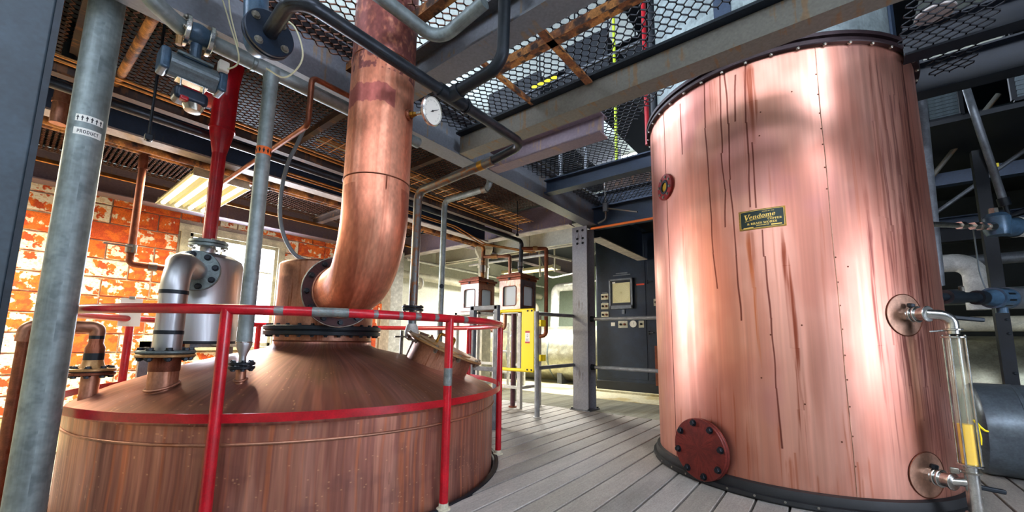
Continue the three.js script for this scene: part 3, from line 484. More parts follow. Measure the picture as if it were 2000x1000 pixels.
{ // first riser: bolted flange and copper fittings, pipe to the floor by the wall
  const o = thing('copper_branch', 'copper branch with a bronze bolted flange beside the grey product pipe', 'pipe fitting');
  const [x, z] = S1;
  part(o, 'lower_flange', ring([x, 0.61, z], [0, 1, 0], 0.03, 0.086, 0.014), M.copperDark); part(o, 'gasket', ring([x, 0.624, z], [0, 1, 0], 0.03, 0.08, 0.004), M.rubber);
  const f = part(o, 'upper_flange', disc([x, 0.628, z], [0, 1, 0], 0.086, 0.014, 44), M.bronze);
  for (let i = 0; i < 8; i++) { const a = i / 8 * 6.283 + 0.3; put(f, 'bolt', stud(0.0105, 0.011, 0.034, 0.006), M.boltDark, [x + 0.068 * Math.cos(a), 0.642, z + 0.068 * Math.sin(a)]); }
  part(o, 'hub', lathe([[0.05, 0.642], [0.04, 0.66], [0.037, 0.68]], [x, 0, z], [0, 1, 0], 32, 0.6), M.bronze);
  part(o, 'coupling', lathe([[0, 0.678], [0.037, 0.678], [0.037, 0.712], [0, 0.712]], [x, 0, z], [0, 1, 0], 32, 0.5), M.black);
  part(o, 'reducer', lathe([[0.036, 0.712], [0.036, 0.738], [0.027, 0.758], [0.027, 0.785]], [x, 0, z], [0, 1, 0], 32, 0.6), M.copperPipe);
  part(o, 'band', lathe([[0, 0.78], [0.028, 0.78], [0.028, 0.8], [0, 0.8]], [x, 0, z], [0, 1, 0], 32, 0.5), M.black);
  part(o, 'elbow', pipeG([[x, 0.795, z], [x, 0.835, z], [x - 0.01, 0.835, z + 0.09]], 0.0285, 0.034, 24), M.copper);
  part(o, 'cross_pipe', pipeG([[x - 0.008, 0.835, z + 0.07], [x - 0.04, 0.835, z + 0.22], [x - 0.04, -0.02, z + 0.225]], 0.022, 0.06, 20), M.copperPipe);
  part(o, 'elbow_socket', pipeG([[x - 0.036, 0.835, z + 0.17], [x - 0.04, 0.835, z + 0.22], [x - 0.04, 0.765, z + 0.225]], 0.0255, 0.05, 20), M.copper);
  based(o);
}
{ // second riser: steel elbow onto the upright steel vessel
  const o = thing('steel_elbow_pipe', 'grey steel elbow pipe with flanges joining the still lid to the upright steel vessel', 'pipe');
  const [x, z] = S2, n = V(-0.912, 0, -0.41), H = 1.158, E = V(x, H, z);
  part(o, 'lower_flange', ring([x, 0.704, z], [0, 1, 0], 0.05, 0.108, 0.013), M.bronze); part(o, 'gasket', ring([x, 0.717, z], [0, 1, 0], 0.05, 0.104, 0.004), M.rubber);
  const f = part(o, 'upper_flange', ring([x, 0.721, z], [0, 1, 0], 0.05, 0.108, 0.013), M.galvFine);
  for (let i = 0; i < 8; i++) { const a = i / 8 * 6.283 + 0.1; put(f, 'bolt', stud(0.013, 0.013, 0.032, 0.016), M.boltDark, [x + 0.088 * Math.cos(a), 0.734, z + 0.088 * Math.sin(a)]); }
  part(o, 'collar', lathe([[0.056, 0.64], [0.0575, 0.645], [0.0575, 0.704], [0.05, 0.704]], [x, 0, z], [0, 1, 0], 32, 0.5), M.copperDark);
  const end = E.clone().addScaledVector(n, 0.37);
  part(o, 'pipe', pipeG([[x, 0.725, z], E, end], 0.0535, 0.14, 40), M.stainless);
  for (const y of [0.815, 1.0]) part(o, 'band', lathe([[0.05, y - 0.009], [0.0548, y - 0.009], [0.0556, y], [0.0548, y + 0.009], [0.05, y + 0.009]], [x, 0, z], [0, 1, 0], 40, 0.5), M.black);
  const ff = part(o, 'side_flange', ring(end.clone().addScaledVector(n, -0.016), n, 0.045, 0.112, 0.016), M.galvFine);
  boltCircle(ff, end.clone().addScaledVector(n, -0.016), n.clone().negate(), 0.09, 8, bolt(0.0135, 0.014), M.boltDark, 0.2);
  based(o);
}
{ // upright steel vessel with its stand
  const o = thing('steel_vessel', 'upright stainless steel vessel with a flanged neck between the still lid and the window', 'vessel');
  const x = -2.96, z = -0.738, n = V(-0.912, 0, -0.41);
  part(o, 'shell', lathe([[0, 0.762], [0.19, 0.762], [0.19, 1.235], [0.18, 1.258], [0.13, 1.288], [0.06, 1.3], [0, 1.3]], [x, 0, z], [0, 1, 0], 64, 0.5), M.stainless);
  part(o, 'bottom_rim', ring([x, 0.756, z], [0, 1, 0], 0.17, 0.196, 0.016), M.black);
  const E = V(S2[0], 1.158, S2[1]), e = E.clone().addScaledVector(n, 0.375);
  part(o, 'side_nozzle', rod(e, e.clone().addScaledVector(n, 0.1), 0.058, 0.058, 32), M.stainless);
  const sf = part(o, 'side_flange', ring(e, n, 0.045, 0.112, 0.016), M.galvFine);
  part(o, 'neck', lathe([[0.04, 1.29], [0.04, 1.345]], [x, 0, z], [0, 1, 0], 32, 0), M.stainless);
  const nf = part(o, 'neck_flange', merge([ring([x, 1.335, z], [0, 1, 0], 0.035, 0.1, 0.019), ring([x, 1.357, z], [0, 1, 0], 0.035, 0.1, 0.019)]), M.galvFine);
  for (let i = 0; i < 8; i++) { const a = i / 8 * 6.283; put(nf, 'bolt', stud(0.009, 0.008, 0.041, 0.004), M.boltBright, [x + 0.082 * Math.cos(a), 1.376, z + 0.082 * Math.sin(a)]); }
  part(o, 'drain', pipeG([[x + 0.1, 0.77, z + 0.1], [x + 0.1, 0.72, z + 0.1], [x + 0.19, 0.7, z + 0.13]], 0.02, 0.03, 14), M.copperPipe);
  const st = part(o, 'stand', merge([bx(0.05, 0.76, 0.05, -3.62, 0.38, -0.62), bx(0.05, 0.76, 0.05, -3.62, 0.38, -1.1), bx(0.05, 0.04, 0.53, -3.62, 0.74, -0.86), bx(0.66, 0.03, 0.04, -3.27, 0.747, -0.72), bx(0.66, 0.03, 0.04, -3.27, 0.747, -1.0)]), M.greyPaint);
  based(o);
}
{ // red pipe on top of the vessel
  const o = thing('red_pipe', 'glossy red pipe with a stepped reducer running from the steel vessel up to the ceiling', 'pipe');
  const x = -2.96, z = -0.738;
  part(o, 'pipe', lathe([[0, 1.376], [0.037, 1.376], [0.037, 1.955]], [x, 0, z], [0, 1, 0], 36, 0.5), M.redDeep);
  part(o, 'reducer', lathe([[0.0385, 1.945], [0.04, 1.955], [0.065, 2.09], [0.065, 2.1]], [x, 0, z], [0, 1, 0], 36, 0.5), M.redDeep);
  part(o, 'upper_pipe', pipeG([[x, 2.095, z], [x, 2.42, z], [x - 0.02, 2.9, z - 0.06]], 0.066, 0.2, 32), M.red);
  part(o, 'collar', lathe([[0.06, 2.1], [0.071, 2.1], [0.071, 2.12], [0.06, 2.12]], [x, 0, z], [0, 1, 0], 36, 0.4), M.redDeep);
  part(o, 'side_outlet', rod([x, 2.3, z], [x - 0.14, 2.34, z + 0.16], 0.06, 0.06, 24), M.redDeep);
  based(o);
}
{ // third riser: stainless drop pipe
  const o = thing('steel_drop_pipe', 'slender steel pipe with an orange tape band dropping from the header to the still', 'pipe');
  const [x, z] = S3;
  const f = part(o, 'flange', merge([ring([x, 0.652, z], [0, 1, 0], 0.018, 0.053, 0.014), ring([x, 0.67, z], [0, 1, 0], 0.018, 0.053, 0.014)]), M.black);
  for (let i = 0; i < 6; i++) { const a = i / 6 * 6.283 + 0.2; put(f, 'bolt', stud(0.0085, 0.009, 0.032, 0.004), M.boltDark, [x + 0.04 * Math.cos(a), 0.684, z + 0.04 * Math.sin(a)]); }
  part(o, 'reducer', lathe([[0.015, 0.684], [0.015, 0.712], [0.033, 0.762], [0.033, 0.772]], [x, 0, z], [0, 1, 0], 28, 0.5), M.stainless);
  part(o, 'pipe', lathe([[0.0325, 0.768], [0.0325, 2.1]], [x, 0, z], [0, 1, 0], 32, 0), M.galv);
  part(o, 'bead', sweep(circle([x, z], 0.0328, 0.775, 28), 0.003, 6, true), M.polished);
  const tp = part(o, 'tape_band', lathe([[0.0329, 1.69], [0.0333, 1.692], [0.0333, 1.728], [0.0329, 1.73]], [x, 0, z], [0, 1, 0], 32, 0), std({ color: '#e0661e', roughness: 0.5 }));
  for (let i = 0; i < 5; i++) { const a = Math.atan2(-x, -z) + (i - 2) * 0.55, q = part(tp, 'arrow', extr([[-0.008, -0.004], [0, 0.014], [0.008, -0.004], [0.003, -0.004], [0.003, -0.012], [-0.003, -0.012], [-0.003, -0.004]].map((p) => [p[0] * 0.8, -p[1]]), 0.0008), M.black); q.position.set(x + 0.0332 * Math.sin(a), 1.709, z + 0.0332 * Math.cos(a)); q.rotation.y = a; }
  based(o);
}

// ---------------------------------------------------------------- the tall copper tank
{
  const o = thing('copper_tank', 'tall polished copper tank with drip stains and a dark green maker plate', 'tank');
  const c = [TC[0], 0, TC[1]], out = (deg, r = 0.8) => [TC[0] + r * Math.sin(deg * D2R), TC[1] + r * Math.cos(deg * D2R)];
  part(o, 'shell', lathe([[0.8, 0.0], [0.8, 2.45]], [0, 0, 0], [0, 1, 0], 160, 0).translate(c[0], 0, c[2]), M.tank);
  const base = part(o, 'base_ring', lathe([[0.79, 0.005], [0.845, 0.005], [0.848, 0.012], [0.846, 0.03], [0.828, 0.033], [0.828, 0.05], [0.822, 0.074], [0.801, 0.08]], c, [0, 1, 0], 128, 0.4), M.rubber);
  for (let i = 0; i < 40; i++) { const a = i * 9 + 3; const [x, z] = out(a, 0.8485); put(base, 'screw', disc([0, 0, 0], [0, 1, 0], 0.006, 0.003, 8, 0.0005), M.boltBright, [x, 0.022, z], [x - TC[0], 0, z - TC[1]]); }
  const rim = part(o, 'top_rim', lathe([[0.79, 2.445], [0.824, 2.445], [0.828, 2.45], [0.828, 2.466], [0.812, 2.469], [0.812, 2.484], [0.828, 2.488], [0.828, 2.51], [0.72, 2.515]], c, [0, 1, 0], 128, 0.4), M.flangeDark);
  for (let i = 0; i < 40; i++) { const [x, z] = out(i * 9, 0.814); put(rim, 'bolt', bolt(0.008, 0.009), M.boltBright, [x, 2.445, z], [0, -1, 0]); }
  const up = part(o, 'upper_shell', lathe([[0.735, 2.49], [0.735, 4.6]], c, [0, 1, 0], 96, 0), M.galv);
  for (const a of [-9, 74, -100]) { const [x, z] = out(a, 0.741); const m = part(up, 'strap', bx(0.1, 1.9, 0.012, 0, 0.95, 0), M.navy); m.position.set(x, 2.5, z); m.rotation.y = a * D2R; }
  // lapped seams and their nails
  for (const [a, y0, y1] of [[-43.2, 0.08, 2.44], [24, 0.08, 2.44], [-78, 0.08, 2.44], [96, 0.08, 2.44]]) { const pts = []; for (let i = 0; i <= 12; i++) { const [x, z] = out(a + (a > 20 && a < 30 ? Math.sin(i * 1.7) * 0.12 : 0), 0.8); pts.push(V(x, y0 + (y1 - y0) * i / 12, z)); } part(o, 'seam', sweep(pts, 0.0022, 6), a > 20 && a < 30 ? M.tankPlain : M.copperDark); }
  const nail = disc([0, 0, 0], [0, 1, 0], 0.0045, 0.0022, 8, 0.001), dent = [];
  const nails = [...[2.28, 2.16, 2.05, 1.96, 1.87, 1.74, 1.62].map((y) => [23.6, y]), ...[1.25, 1.12, 1.0, 0.88, 0.75, 0.63, 0.5, 0.36, 0.22].map((y) => [24.3, y]), [4, 2.12], [3, 1.98], [15, 2.2], [11, 0.5], [2, 0.85], [-2, 0.62], [12, 0.9], [28, 1.2], [21, 0.33]];
  nails.forEach(([a, y]) => { const [x, z] = out(a, 0.7995); put(o, 'nail', nail, M.copperDark, [x, y, z], [x - TC[0], 0, z - TC[1]]); });
  { // sight port
    const [x, z] = out(-43.6), n = V(x - TC[0], 0, z - TC[1]).normalize(), p = V(x, 1.88, z), at = (L) => p.clone().addScaledVector(n, L);
    const f = part(o, 'sight_port', ring(at(-0.01), n, 0.042, 0.092, 0.024), std({ color: '#a01f1c', map: rep(T.mottle, 5), roughness: 0.35, metalness: 0.1 }));
    boltCircle(f, at(0.014), n, 0.07, 8, bolt(0.0085, 0.008), M.boltBright, 0.2);
    part(f, 'port_bore', ring(at(0.002), n, 0.034, 0.05, 0.016), M.black); part(f, 'port_glass', disc(at(0.0), n, 0.036, 0.008), std({ color: '#c9a23a', roughness: 0.12, metalness: 0.2 }));
  }
  { // blanked manhole
    const [x, z] = out(-25.4), n = V(x - TC[0], 0, z - TC[1]).normalize(), p = V(x, 0.19, z), at = (L) => p.clone().addScaledVector(n, L);
    part(o, 'manhole_neck', rod(at(-0.08), at(0.03), 0.11, 0.11, 48), M.manhole);
    part(o, 'manhole_flange', ring(at(0.02), n, 0.1, 0.172, 0.018), M.manhole); part(o, 'manhole_gasket', disc(at(0.038), n, 0.168, 0.004, 48), M.rubber);
    const f = part(o, 'manhole_cover', disc(at(0.042), n, 0.172, 0.016, 56), M.manhole); boltCircle(f, at(0.058), n, 0.146, 8, bolt(0.0155, 0.018), M.boltDark, 0.25);
  }
  { // maker plate
    T.plate = canvasTex(512, 264, (g, w, h) => {
      g.fillStyle = '#10231f'; g.fillRect(0, 0, w, h); g.strokeStyle = '#d9b04a'; g.lineWidth = 7; g.strokeRect(9, 9, w - 18, h - 18); g.fillStyle = '#e8c25c'; g.textAlign = 'center';
      g.font = 'italic 20px serif'; g.fillText('MADE BY THE', 330, 42);
      g.save(); g.translate(46, 128); g.rotate(-0.06); g.textAlign = 'left'; g.font = 'italic bold 108px serif'; g.fillText('V', -6, 6); g.font = 'italic bold 74px serif'; g.fillText('endome', 62, 0); g.lineWidth = 6; g.beginPath(); g.moveTo(14, 24); g.quadraticCurveTo(150, 2, 330, 14); g.stroke(); g.restore();
      g.font = 'bold 38px serif'; g.textAlign = 'right'; g.fillText('COPPER', 476, 160); g.font = 'bold 40px serif'; g.textAlign = 'left'; g.fillText('& BRASS WORKS', 84, 204); g.font = 'bold 19px sans-serif'; g.textAlign = 'center'; g.fillText('INCORPORATED', 262, 229);
      g.fillRect(40, 236, 116, 12); g.fillRect(356, 222, 118, 16);
    });
    const g = new THREE.CylinderGeometry(0.8045, 0.8045, 0.107, 12, 1, true, -7.7 * D2R, 15.4 * D2R); const m = part(o, 'maker_plate', g, std({ map: T.plate, roughness: 0.35, metalness: 0.3 }), 'small dark green plate with gold maker lettering'); m.position.set(TC[0], 1.494, TC[1]); m.rotation.y = 1.8 * D2R;
    part(m, 'plate_back', new THREE.CylinderGeometry(0.8035, 0.8035, 0.112, 12, 1, true, -8 * D2R, 16 * D2R), M.brass);
    for (const [a, y] of [[-7.4, 0.048], [7.4, 0.048], [-7.4, -0.048], [7.4, -0.048]]) put(m, 'screw', disc([0, 0, 0], [0, 1, 0], 0.004, 0.002, 8, 0.0005), M.brass, [0.8045 * Math.sin(a * D2R), y, 0.8045 * Math.cos(a * D2R)], [Math.sin(a * D2R), 0, Math.cos(a * D2R)]);
  }
  // round patch plates behind the two cocks
  for (const [a, y] of [[46.8, 0.955], [48.5, 0.19]]) { const [x, z] = out(a, 0.797), n = [Math.sin(a * D2R), 0, Math.cos(a * D2R)]; const g = new THREE.CircleGeometry(0.105, 48); const ps = g.attributes.position; for (let i = 0; i < ps.count; i++) { const xx = ps.getX(i); ps.setZ(i, Math.sqrt(0.8035 ** 2 - xx * xx) - 0.797); } g.computeVertexNormals(); const m = part(o, 'patch_plate', triUV(g), M.tankPlain); m.position.set(x, y, z); m.rotation.y = a * D2R; const rim = circle([0, 0], 0.105, 0, 48).map((p) => V(p.x, p.z, Math.sqrt(0.8035 ** 2 - p.x * p.x) - 0.797)); part(m, 'patch_rim', sweep(rim, 0.0025, 6, true), M.copperDark); }
  based(o);
}
{ // level glass beside the tank
  const o = thing('sight_glass', 'upright sight glass half filled with yellow liquid between two cocks on the copper tank', 'sight glass');
  const X = 0.458, Z = -2.765, yT = 0.86, yB = 0.275, put2 = (a, y) => { const n = V(Math.sin(a * D2R), 0, Math.cos(a * D2R)); return { n, p: V(TC[0] + 0.803 * n.x, y, TC[1] + 0.803 * n.z) }; };
  const cock = (a, y, down) => {
    const { n, p } = put2(a, y), at = (L) => p.clone().addScaledVector(n, L), q = part(o, 'cock', merge([rod(at(-0.004), at(0.02), 0.034, 0.034, 6), rod(at(0.018), at(0.055), 0.029, 0.029, 24), ring(at(0.028), n, 0.015, 0.037, 0.008), ring(at(0.047), n, 0.015, 0.04, 0.009), rod(at(0.055), at(0.095), 0.031, 0.031, 24), ring(at(0.088), n, 0.012, 0.038, 0.011)]), M.polished);
    part(q, 'cock_stem', merge([rod(at(0.025), at(0.025).add(V(0, 0.045, 0)), 0.008, 0.008, 10), disc(at(0.025).add(V(0, 0.036, 0)), [0.2, 1, 0], 0.016, 0.02, 8)]), M.boltDark);
    return at(0.085);
  };
  const pt = cock(46.8, 0.955), pb = cock(48.5, 0.19);
  part(o, 'top_elbow', pipeG([pt, [X, 0.945, Z], [X, 0.86, Z]], 0.024, 0.075, 24), M.polished);
  part(o, 'top_clamp', merge([ring([X, 0.875, Z], [0, 1, 0], 0.012, 0.036, 0.009), rod([X, 0.879, Z], [X - 0.08, 0.87, Z + 0.02], 0.005, 0.004, 8)]), M.polished);
  const plate = (y) => merge([ring([X, y - 0.005, Z], [0, 1, 0], 0.014, 0.044, 0.009, 40)]);
  part(o, 'end_plate', plate(yT - 0.015), M.polished); part(o, 'end_plate', plate(yB), M.polished);
  part(o, 'glass', sweep([V(X, yB + 0.004, Z), V(X, yT - 0.02, Z)], 0.0275, 32, false, false), M.glassTube);
  part(o, 'yellow_liquid', rod([X, yB + 0.005, Z], [X, 0.452, Z], 0.0255, 0.0255, 32), M.liquid, 'opaque yellow liquid');
  for (let i = 0; i < 4; i++) { const a = i * Math.PI / 2 + 0.5; part(o, 'tie_rod', rod([X + 0.038 * Math.cos(a), yB - 0.008, Z + 0.038 * Math.sin(a)], [X + 0.038 * Math.cos(a), yT - 0.005, Z + 0.038 * Math.sin(a)], 0.0042, 0.0042, 10), M.polished); }
  part(o, 'lower_tube', pipeG([[X, yB, Z], [X, 0.02, Z]], 0.025, 0.02, 24), M.polished);
  part(o, 'cross_tube', pipeG([pb, [X, 0.2, Z]], 0.019, 0.02, 18), M.polished);
  part(o, 'lower_clamp', merge([ring([X, 0.238, Z], [0, 1, 0], 0.014, 0.034, 0.009), rbx(0.03, 0.026, 0.016, X - 0.055, 0.245, Z + 0.02, 0.004), rod([X - 0.04, 0.243, Z + 0.015], [X - 0.02, 0.242, Z], 0.006, 0.006, 8)]), M.boltBright);
  part(o, 'bottom_clamp', merge([ring([X, 0.052, Z], [0, 1, 0], 0.014, 0.04, 0.008), ring([X, 0.064, Z], [0, 1, 0], 0.014, 0.034, 0.006)]), M.polished);
  for (const [y, L] of [[0.955, 0.16], [0.19, 0.15]]) { const p = V(X - 0.03, y + 0.01, Z - 0.03); part(o, 'lever', (() => { const g = rbx(L, 0.02, 0.022, L / 2, 0, 0, 0.006); g.rotateZ(-0.12); g.rotateY(0.35); return g.translate(p.x, p.y - 0.02, p.z); })(), M.black); }
  based(o);
}

// ---------------------------------------------------------------- mezzanine steel
M.brownSteel = std({ map: rep(rusty([74, 58, 52], [126, 84, 52], 0.42, 115), 1.4), metalness: 0.2, roughness: 0.6 });
M.columnGrey = std({ map: rep(rusty([136, 140, 150], [112, 110, 116], 0.36, 117), 1.2), metalness: 0.2, roughness: 0.45 });
const litFlangeBeam = (axis, s0, s1, c, y, w, h, m, label) => { const o = thing('steel_beam', label, 'beam', null, 'thing'); part(o, 'section', section('I', axis, s0, s1, c, y, w, h), m); part(o, 'lit_bottom_flange', axis === 'z' ? bx(w + 0.004, 0.013, s1 - s0, c, y + 0.003, (s0 + s1) / 2) : bx(s1 - s0, 0.013, w + 0.004, (s0 + s1) / 2, y + 0.003, c), M.paleSteel, 'bottom flange painted pale for the lamplight below'); return based(o); };  // lamplight from below is painted on the underside as a pale plate
const steel = (geo, mat, label, group) => one('steel_beam', geo, mat, label, 'beam', group, 'thing');
{
  struct('added_shade_plate_left', bx(3.86, 0.03, 11.8, -4.23, 2.72, -2.9), M.plateDark);  // added plate that keeps upper-floor light off the left gratings
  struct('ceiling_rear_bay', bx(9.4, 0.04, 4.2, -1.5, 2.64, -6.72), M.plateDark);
  { const s = new THREE.Shape([[0.62, 1.2], [3.2, 1.2], [3.2, 8.8], [0.62, 8.8]].map((p) => new THREE.Vector2(...p))), q = new THREE.Path([[0.8, 4.5], [0.8, 5.85], [1.5, 5.85], [1.5, 4.5]].map((p) => new THREE.Vector2(...p))); s.holes.push(q); struct('added_shade_plate_right', triUV(extr(s, 0.03).rotateX(-Math.PI / 2).translate(0, 3.7, 0)), M.plateDark); }  // added plate shading the right side; its hole keeps one grating bright
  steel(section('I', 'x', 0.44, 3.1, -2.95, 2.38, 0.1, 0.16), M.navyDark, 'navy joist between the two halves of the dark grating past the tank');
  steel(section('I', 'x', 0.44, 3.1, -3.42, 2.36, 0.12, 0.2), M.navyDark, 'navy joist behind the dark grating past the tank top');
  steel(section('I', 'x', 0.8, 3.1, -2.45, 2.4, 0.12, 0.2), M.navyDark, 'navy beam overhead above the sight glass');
  struct('wall_upper_boards', bx(1.3, 0.4, 0.03, -1.5, 2.88, -4.62), M.brownSteel);
  steel(section('I', 'z', -4.5, 1.2, -2.22, 2.215, 0.15, 0.335), M.beam, 'long grey steel beam over the column head, passing behind the vapour pipe');
  litFlangeBeam('z', -6.2, -4.52, -2.25, 2.1, 0.16, 0.46, M.navy, 'dark deep beam running back from the column toward the control panel');
  steel(section('C', 'x', -2.14, 2.2, -2.1, 2.22, 0.12, 0.135, 0.012, 0.01), M.beamRust, 'stained steel channel crossing in front of the top of the tall copper tank');
  steel(section('L', 'x', -2.14, 2.2, -2.03, 2.362, 0.07, 0.016), M.black, 'thin dark ledge strip lying along the stained channel before the tank');
  steel(section('I', 'x', -2.14, -1.13, -2.44, 2.22, 0.12, 0.16), M.mauve, 'short mauve beam that ends at the left side of the copper tank');
  steel(section('I', 'x', -2.14, 1.6, -1.33, 2.22, 0.13, 0.19), M.beam, 'grey beam nearest overhead, left of the stained channel and above the black pipe tee');
  litFlangeBeam('x', -5.86, -2.46, -4.33, 2.25, 0.14, 0.32, M.mauve, 'mauve beam meeting the column head from the brick wall side');
  steel(section('I', 'x', -2.22, -0.2, -4.45, 2.19, 0.14, 0.26), M.navy, 'lower dark beam between the column head and the back of the tank');
  steel(section('I', 'x', -2.22, -0.2, -4.6, 2.46, 0.14, 0.22), M.navy, 'upper dark beam stacked on the one behind the junction box');
  steel(section('I', 'x', -2.14, -0.9, -3.26, 2.26, 0.1, 0.14), M.navy, 'dark joist below the small bright grating left of the tank');
  litFlangeBeam('z', -4.2, 1.2, -3.83, 2.2, 0.15, 0.34, M.navy, 'navy beam with lamplight painted pale on its bottom flange above the fluorescent fixture');
  steel(section('I', 'z', -4.55, 1.2, -6.0, 2.285, 0.2, 0.33), M.mauve, 'mauve beam lying along the top of the brick wall');
  steel(section('C', 'z', -4.2, 1.2, -3.3, 2.24, 0.06, 0.1), M.brownSteel, 'rusty brown channel overhead between the navy beam and the grey beam');
  steel(section('I', 'x', -6.15, -2.35, -5.3, 2.28, 0.14, 0.3), M.wall, 'pale painted beam above the two windowed boxes');
  steel(section('I', 'z', -8.6, -4.64, -4.6, 2.32, 0.14, 0.29), M.mauve, 'mauve beam in the rear bay left of the pale duct');
  for (const [z, l] of [[-0.1, 'first'], [-0.7, 'second'], [-1.45, 'third'], [-2.4, 'fourth']]) steel(section('L', 'x', -3.76, -2.3, z, 2.5, 0.05, 0.05), M.brownSteel, `${l} thin brown angle joist below the grating between grey and navy beams`);
  for (const [z, l] of [[-0.35, 'nearest'], [-1.5, 'middle'], [-2.7, 'farthest']]) steel(section('I', 'x', -5.89, -3.9, z, 2.44, 0.07, 0.11), M.brownSteel, `brown cross joist between the navy beam and the brick wall, ${l} of the three`);
  // rusty angle frame below the bright grating
  steel(section('L', 'x', -1.46, -0.5, -1.62, 2.34, 0.05, 0.05), M.rust, 'orange rusty angle bar parallel to the stained channel under the bright grating');
  steel(section('L', 'z', -2.03, -1.4, -1.03, 2.34, 0.045, 0.045), M.rust, 'orange rusty cross bar under the bright grating, square to the stained channel');
  steel(section('L', 'x', -2.1, -0.9, -1.1, 2.34, 0.05, 0.05), M.rust, 'rusty yellowish angle bar beside the grey pipe bend at the top of the vapour pipe');
  steel(section('Lr', 'z', -2.03, -1.4, -1.45, 2.36, 0.02, 0.03), M.rust, 'thin brown stiffener under the bright grating, left of the rusty cross bar');
}
// expanded metal: zigzag strands joined at their bonds
function meshPanel(x0, x1, z0, z1, y, keep, lw = 0.075, sw = 0.05) {
  const pos = [], idx = [], a = sw / 4, hw = 0.0024, t = 0.003;
  for (let i = 0, x = x0; x < x1; x += sw / 2, i++) {
    const pts = [], n = Math.ceil((z1 - z0) / lw);
    for (let k = 0; k < n; k++) for (const [f, s] of [[0, 1], [0.2, 1], [0.5, -1], [0.7, -1]]) pts.push([x + a * (i % 2 ? -s : s), Math.min(z1, z0 + (k + f) * lw)]);
    for (let k = 0; k < pts.length - 1; k++) {
      const [ax, az] = pts[k], [bx_, bz] = pts[k + 1]; if (bz <= az || (keep && !keep((ax + bx_) / 2, (az + bz) / 2))) continue;
      const dx = bx_ - ax, dz = bz - az, L = Math.hypot(dx, dz), nx = -dz / L * hw, nz = dx / L * hw, o = pos.length / 3;
      pos.push(ax + nx, y - t, az + nz, ax - nx, y - t, az - nz, ax - nx, y + t, az - nz, ax + nx, y + t, az + nz, bx_ + nx, y - t, bz + nz, bx_ - nx, y - t, bz - nz, bx_ - nx, y + t, bz - nz, bx_ + nx, y + t, bz + nz);
      for (let s = 0; s < 4; s++) { const p = o + s, q = o + (s + 1) % 4; idx.push(p, q, p + 4, q, q + 4, p + 4); }
    }
  }
  const g = new THREE.BufferGeometry(); g.setAttribute('position', new THREE.Float32BufferAttribute(pos, 3)); g.setIndex(idx); g.computeVertexNormals(); return g;
}
{
  M.strand = std({ color: '#26282e', metalness: 0.4, roughness: 0.55 }); M.strandRust = std({ color: '#6a4434', metalness: 0.3, roughness: 0.6 });
  const far = (R) => (x, z) => Math.hypot(x - TC[0], z - TC[1]) > R;
  const panel = (x0, x1, z0, z1, y, keep, mat, label, sw) => one('expanded_metal_panel', meshPanel(x0, x1, z0, z1, y, keep, 0.075, sw), mat, label, 'grating', null, 'thing');
  panel(-2.12, 0.7, -2.04, -1.38, 2.395, far(1.4), M.strand, 'bright open hexagon grating between the grey beam and the stained channel, cut round the tank', 0.05);
  panel(-2.12, 0.9, -1.27, 0.1, 2.42, null, M.strandRust, 'hexagon grating overhead beside the top of the vapour pipe', 0.05);
  panel(-2.12, -0.6, -3.2, -2.15, 2.41, far(0.98), M.strand, 'hexagon grating behind the stained channel, left of the tank top', 0.05);
  panel(-2.12, -0.7, -4.36, -3.3, 2.45, far(0.98), M.strand, 'dark grating in the bay before the junction box', 0.05);
  panel(0.42, 0.77, -3.32, -2.25, 2.42, far(0.86), M.strand, 'dark navy grating to the right of the tank top', 0.06);
  panel(-3.74, -2.32, -4.2, 1.0, 2.57, null, M.strandRust, 'long rust brown grating between the navy beam and the grey beam', 0.05);
  panel(-5.85, -3.92, -4.2, 1.0, 2.57, null, M.strandRust, 'rust brown grating between the brick wall and the navy beam', 0.05);
  // column under the beam
  const c = thing('steel_column', 'grey blue steel column standing on the deck left of the control panel', 'column', null, 'thing');
  const prof = extr([[-0.1, -0.1], [0.1, -0.1], [0.1, -0.086], [0.006, -0.086], [0.006, 0.086], [0.1, 0.086], [0.1, 0.1], [-0.1, 0.1], [-0.1, 0.086], [-0.006, 0.086], [-0.006, -0.086], [-0.1, -0.086]], 2.2).rotateX(-Math.PI / 2).translate(-2.345, 0.012, -4.41);
  part(c, 'shaft', triUV(prof), M.columnGrey); part(c, 'base_plate', bx(0.26, 0.012, 0.26, -2.345, 0.006, -4.41), M.greyPaint);
  for (const dx of [-0.09, 0.09]) for (const dz of [-0.115, 0.115]) put(c, 'anchor_bolt', bolt(0.012, 0.018), M.boltDark, [-2.345 + dx * 1.2, 0.012, -4.41 + dz]);
  for (const dx of [-0.03, 0.045]) for (const y of [2.0, 2.06, 2.16]) put(c, 'bolt', bolt(0.012, 0.01), M.boltDark, [-2.345 + dx, y, -4.31], [0, 0, 1]);
  based(c);
}
{ // dark column at the left edge
  const c = thing('painted_column', 'dark blue painted steel column standing beside the grey product pipe', 'column', null, 'thing');
  M.navyPaint = std({ color: '#33434f', map: rep(T.mottle, 2), roughness: 0.55, metalness: 0.1 });
  part(c, 'shaft', triUV(rbx(0.24, 2.7, 0.3, -1.62, 1.35, 0.152, 0.006)), M.navyPaint); part(c, 'edge_strip', bx(0.014, 2.7, 0.012, -1.507, 1.35, -0.003), M.black);
  part(c, 'base_plate', bx(0.36, 0.014, 0.4, -1.62, 0.007, 0.15), M.navyPaint); based(c);
}

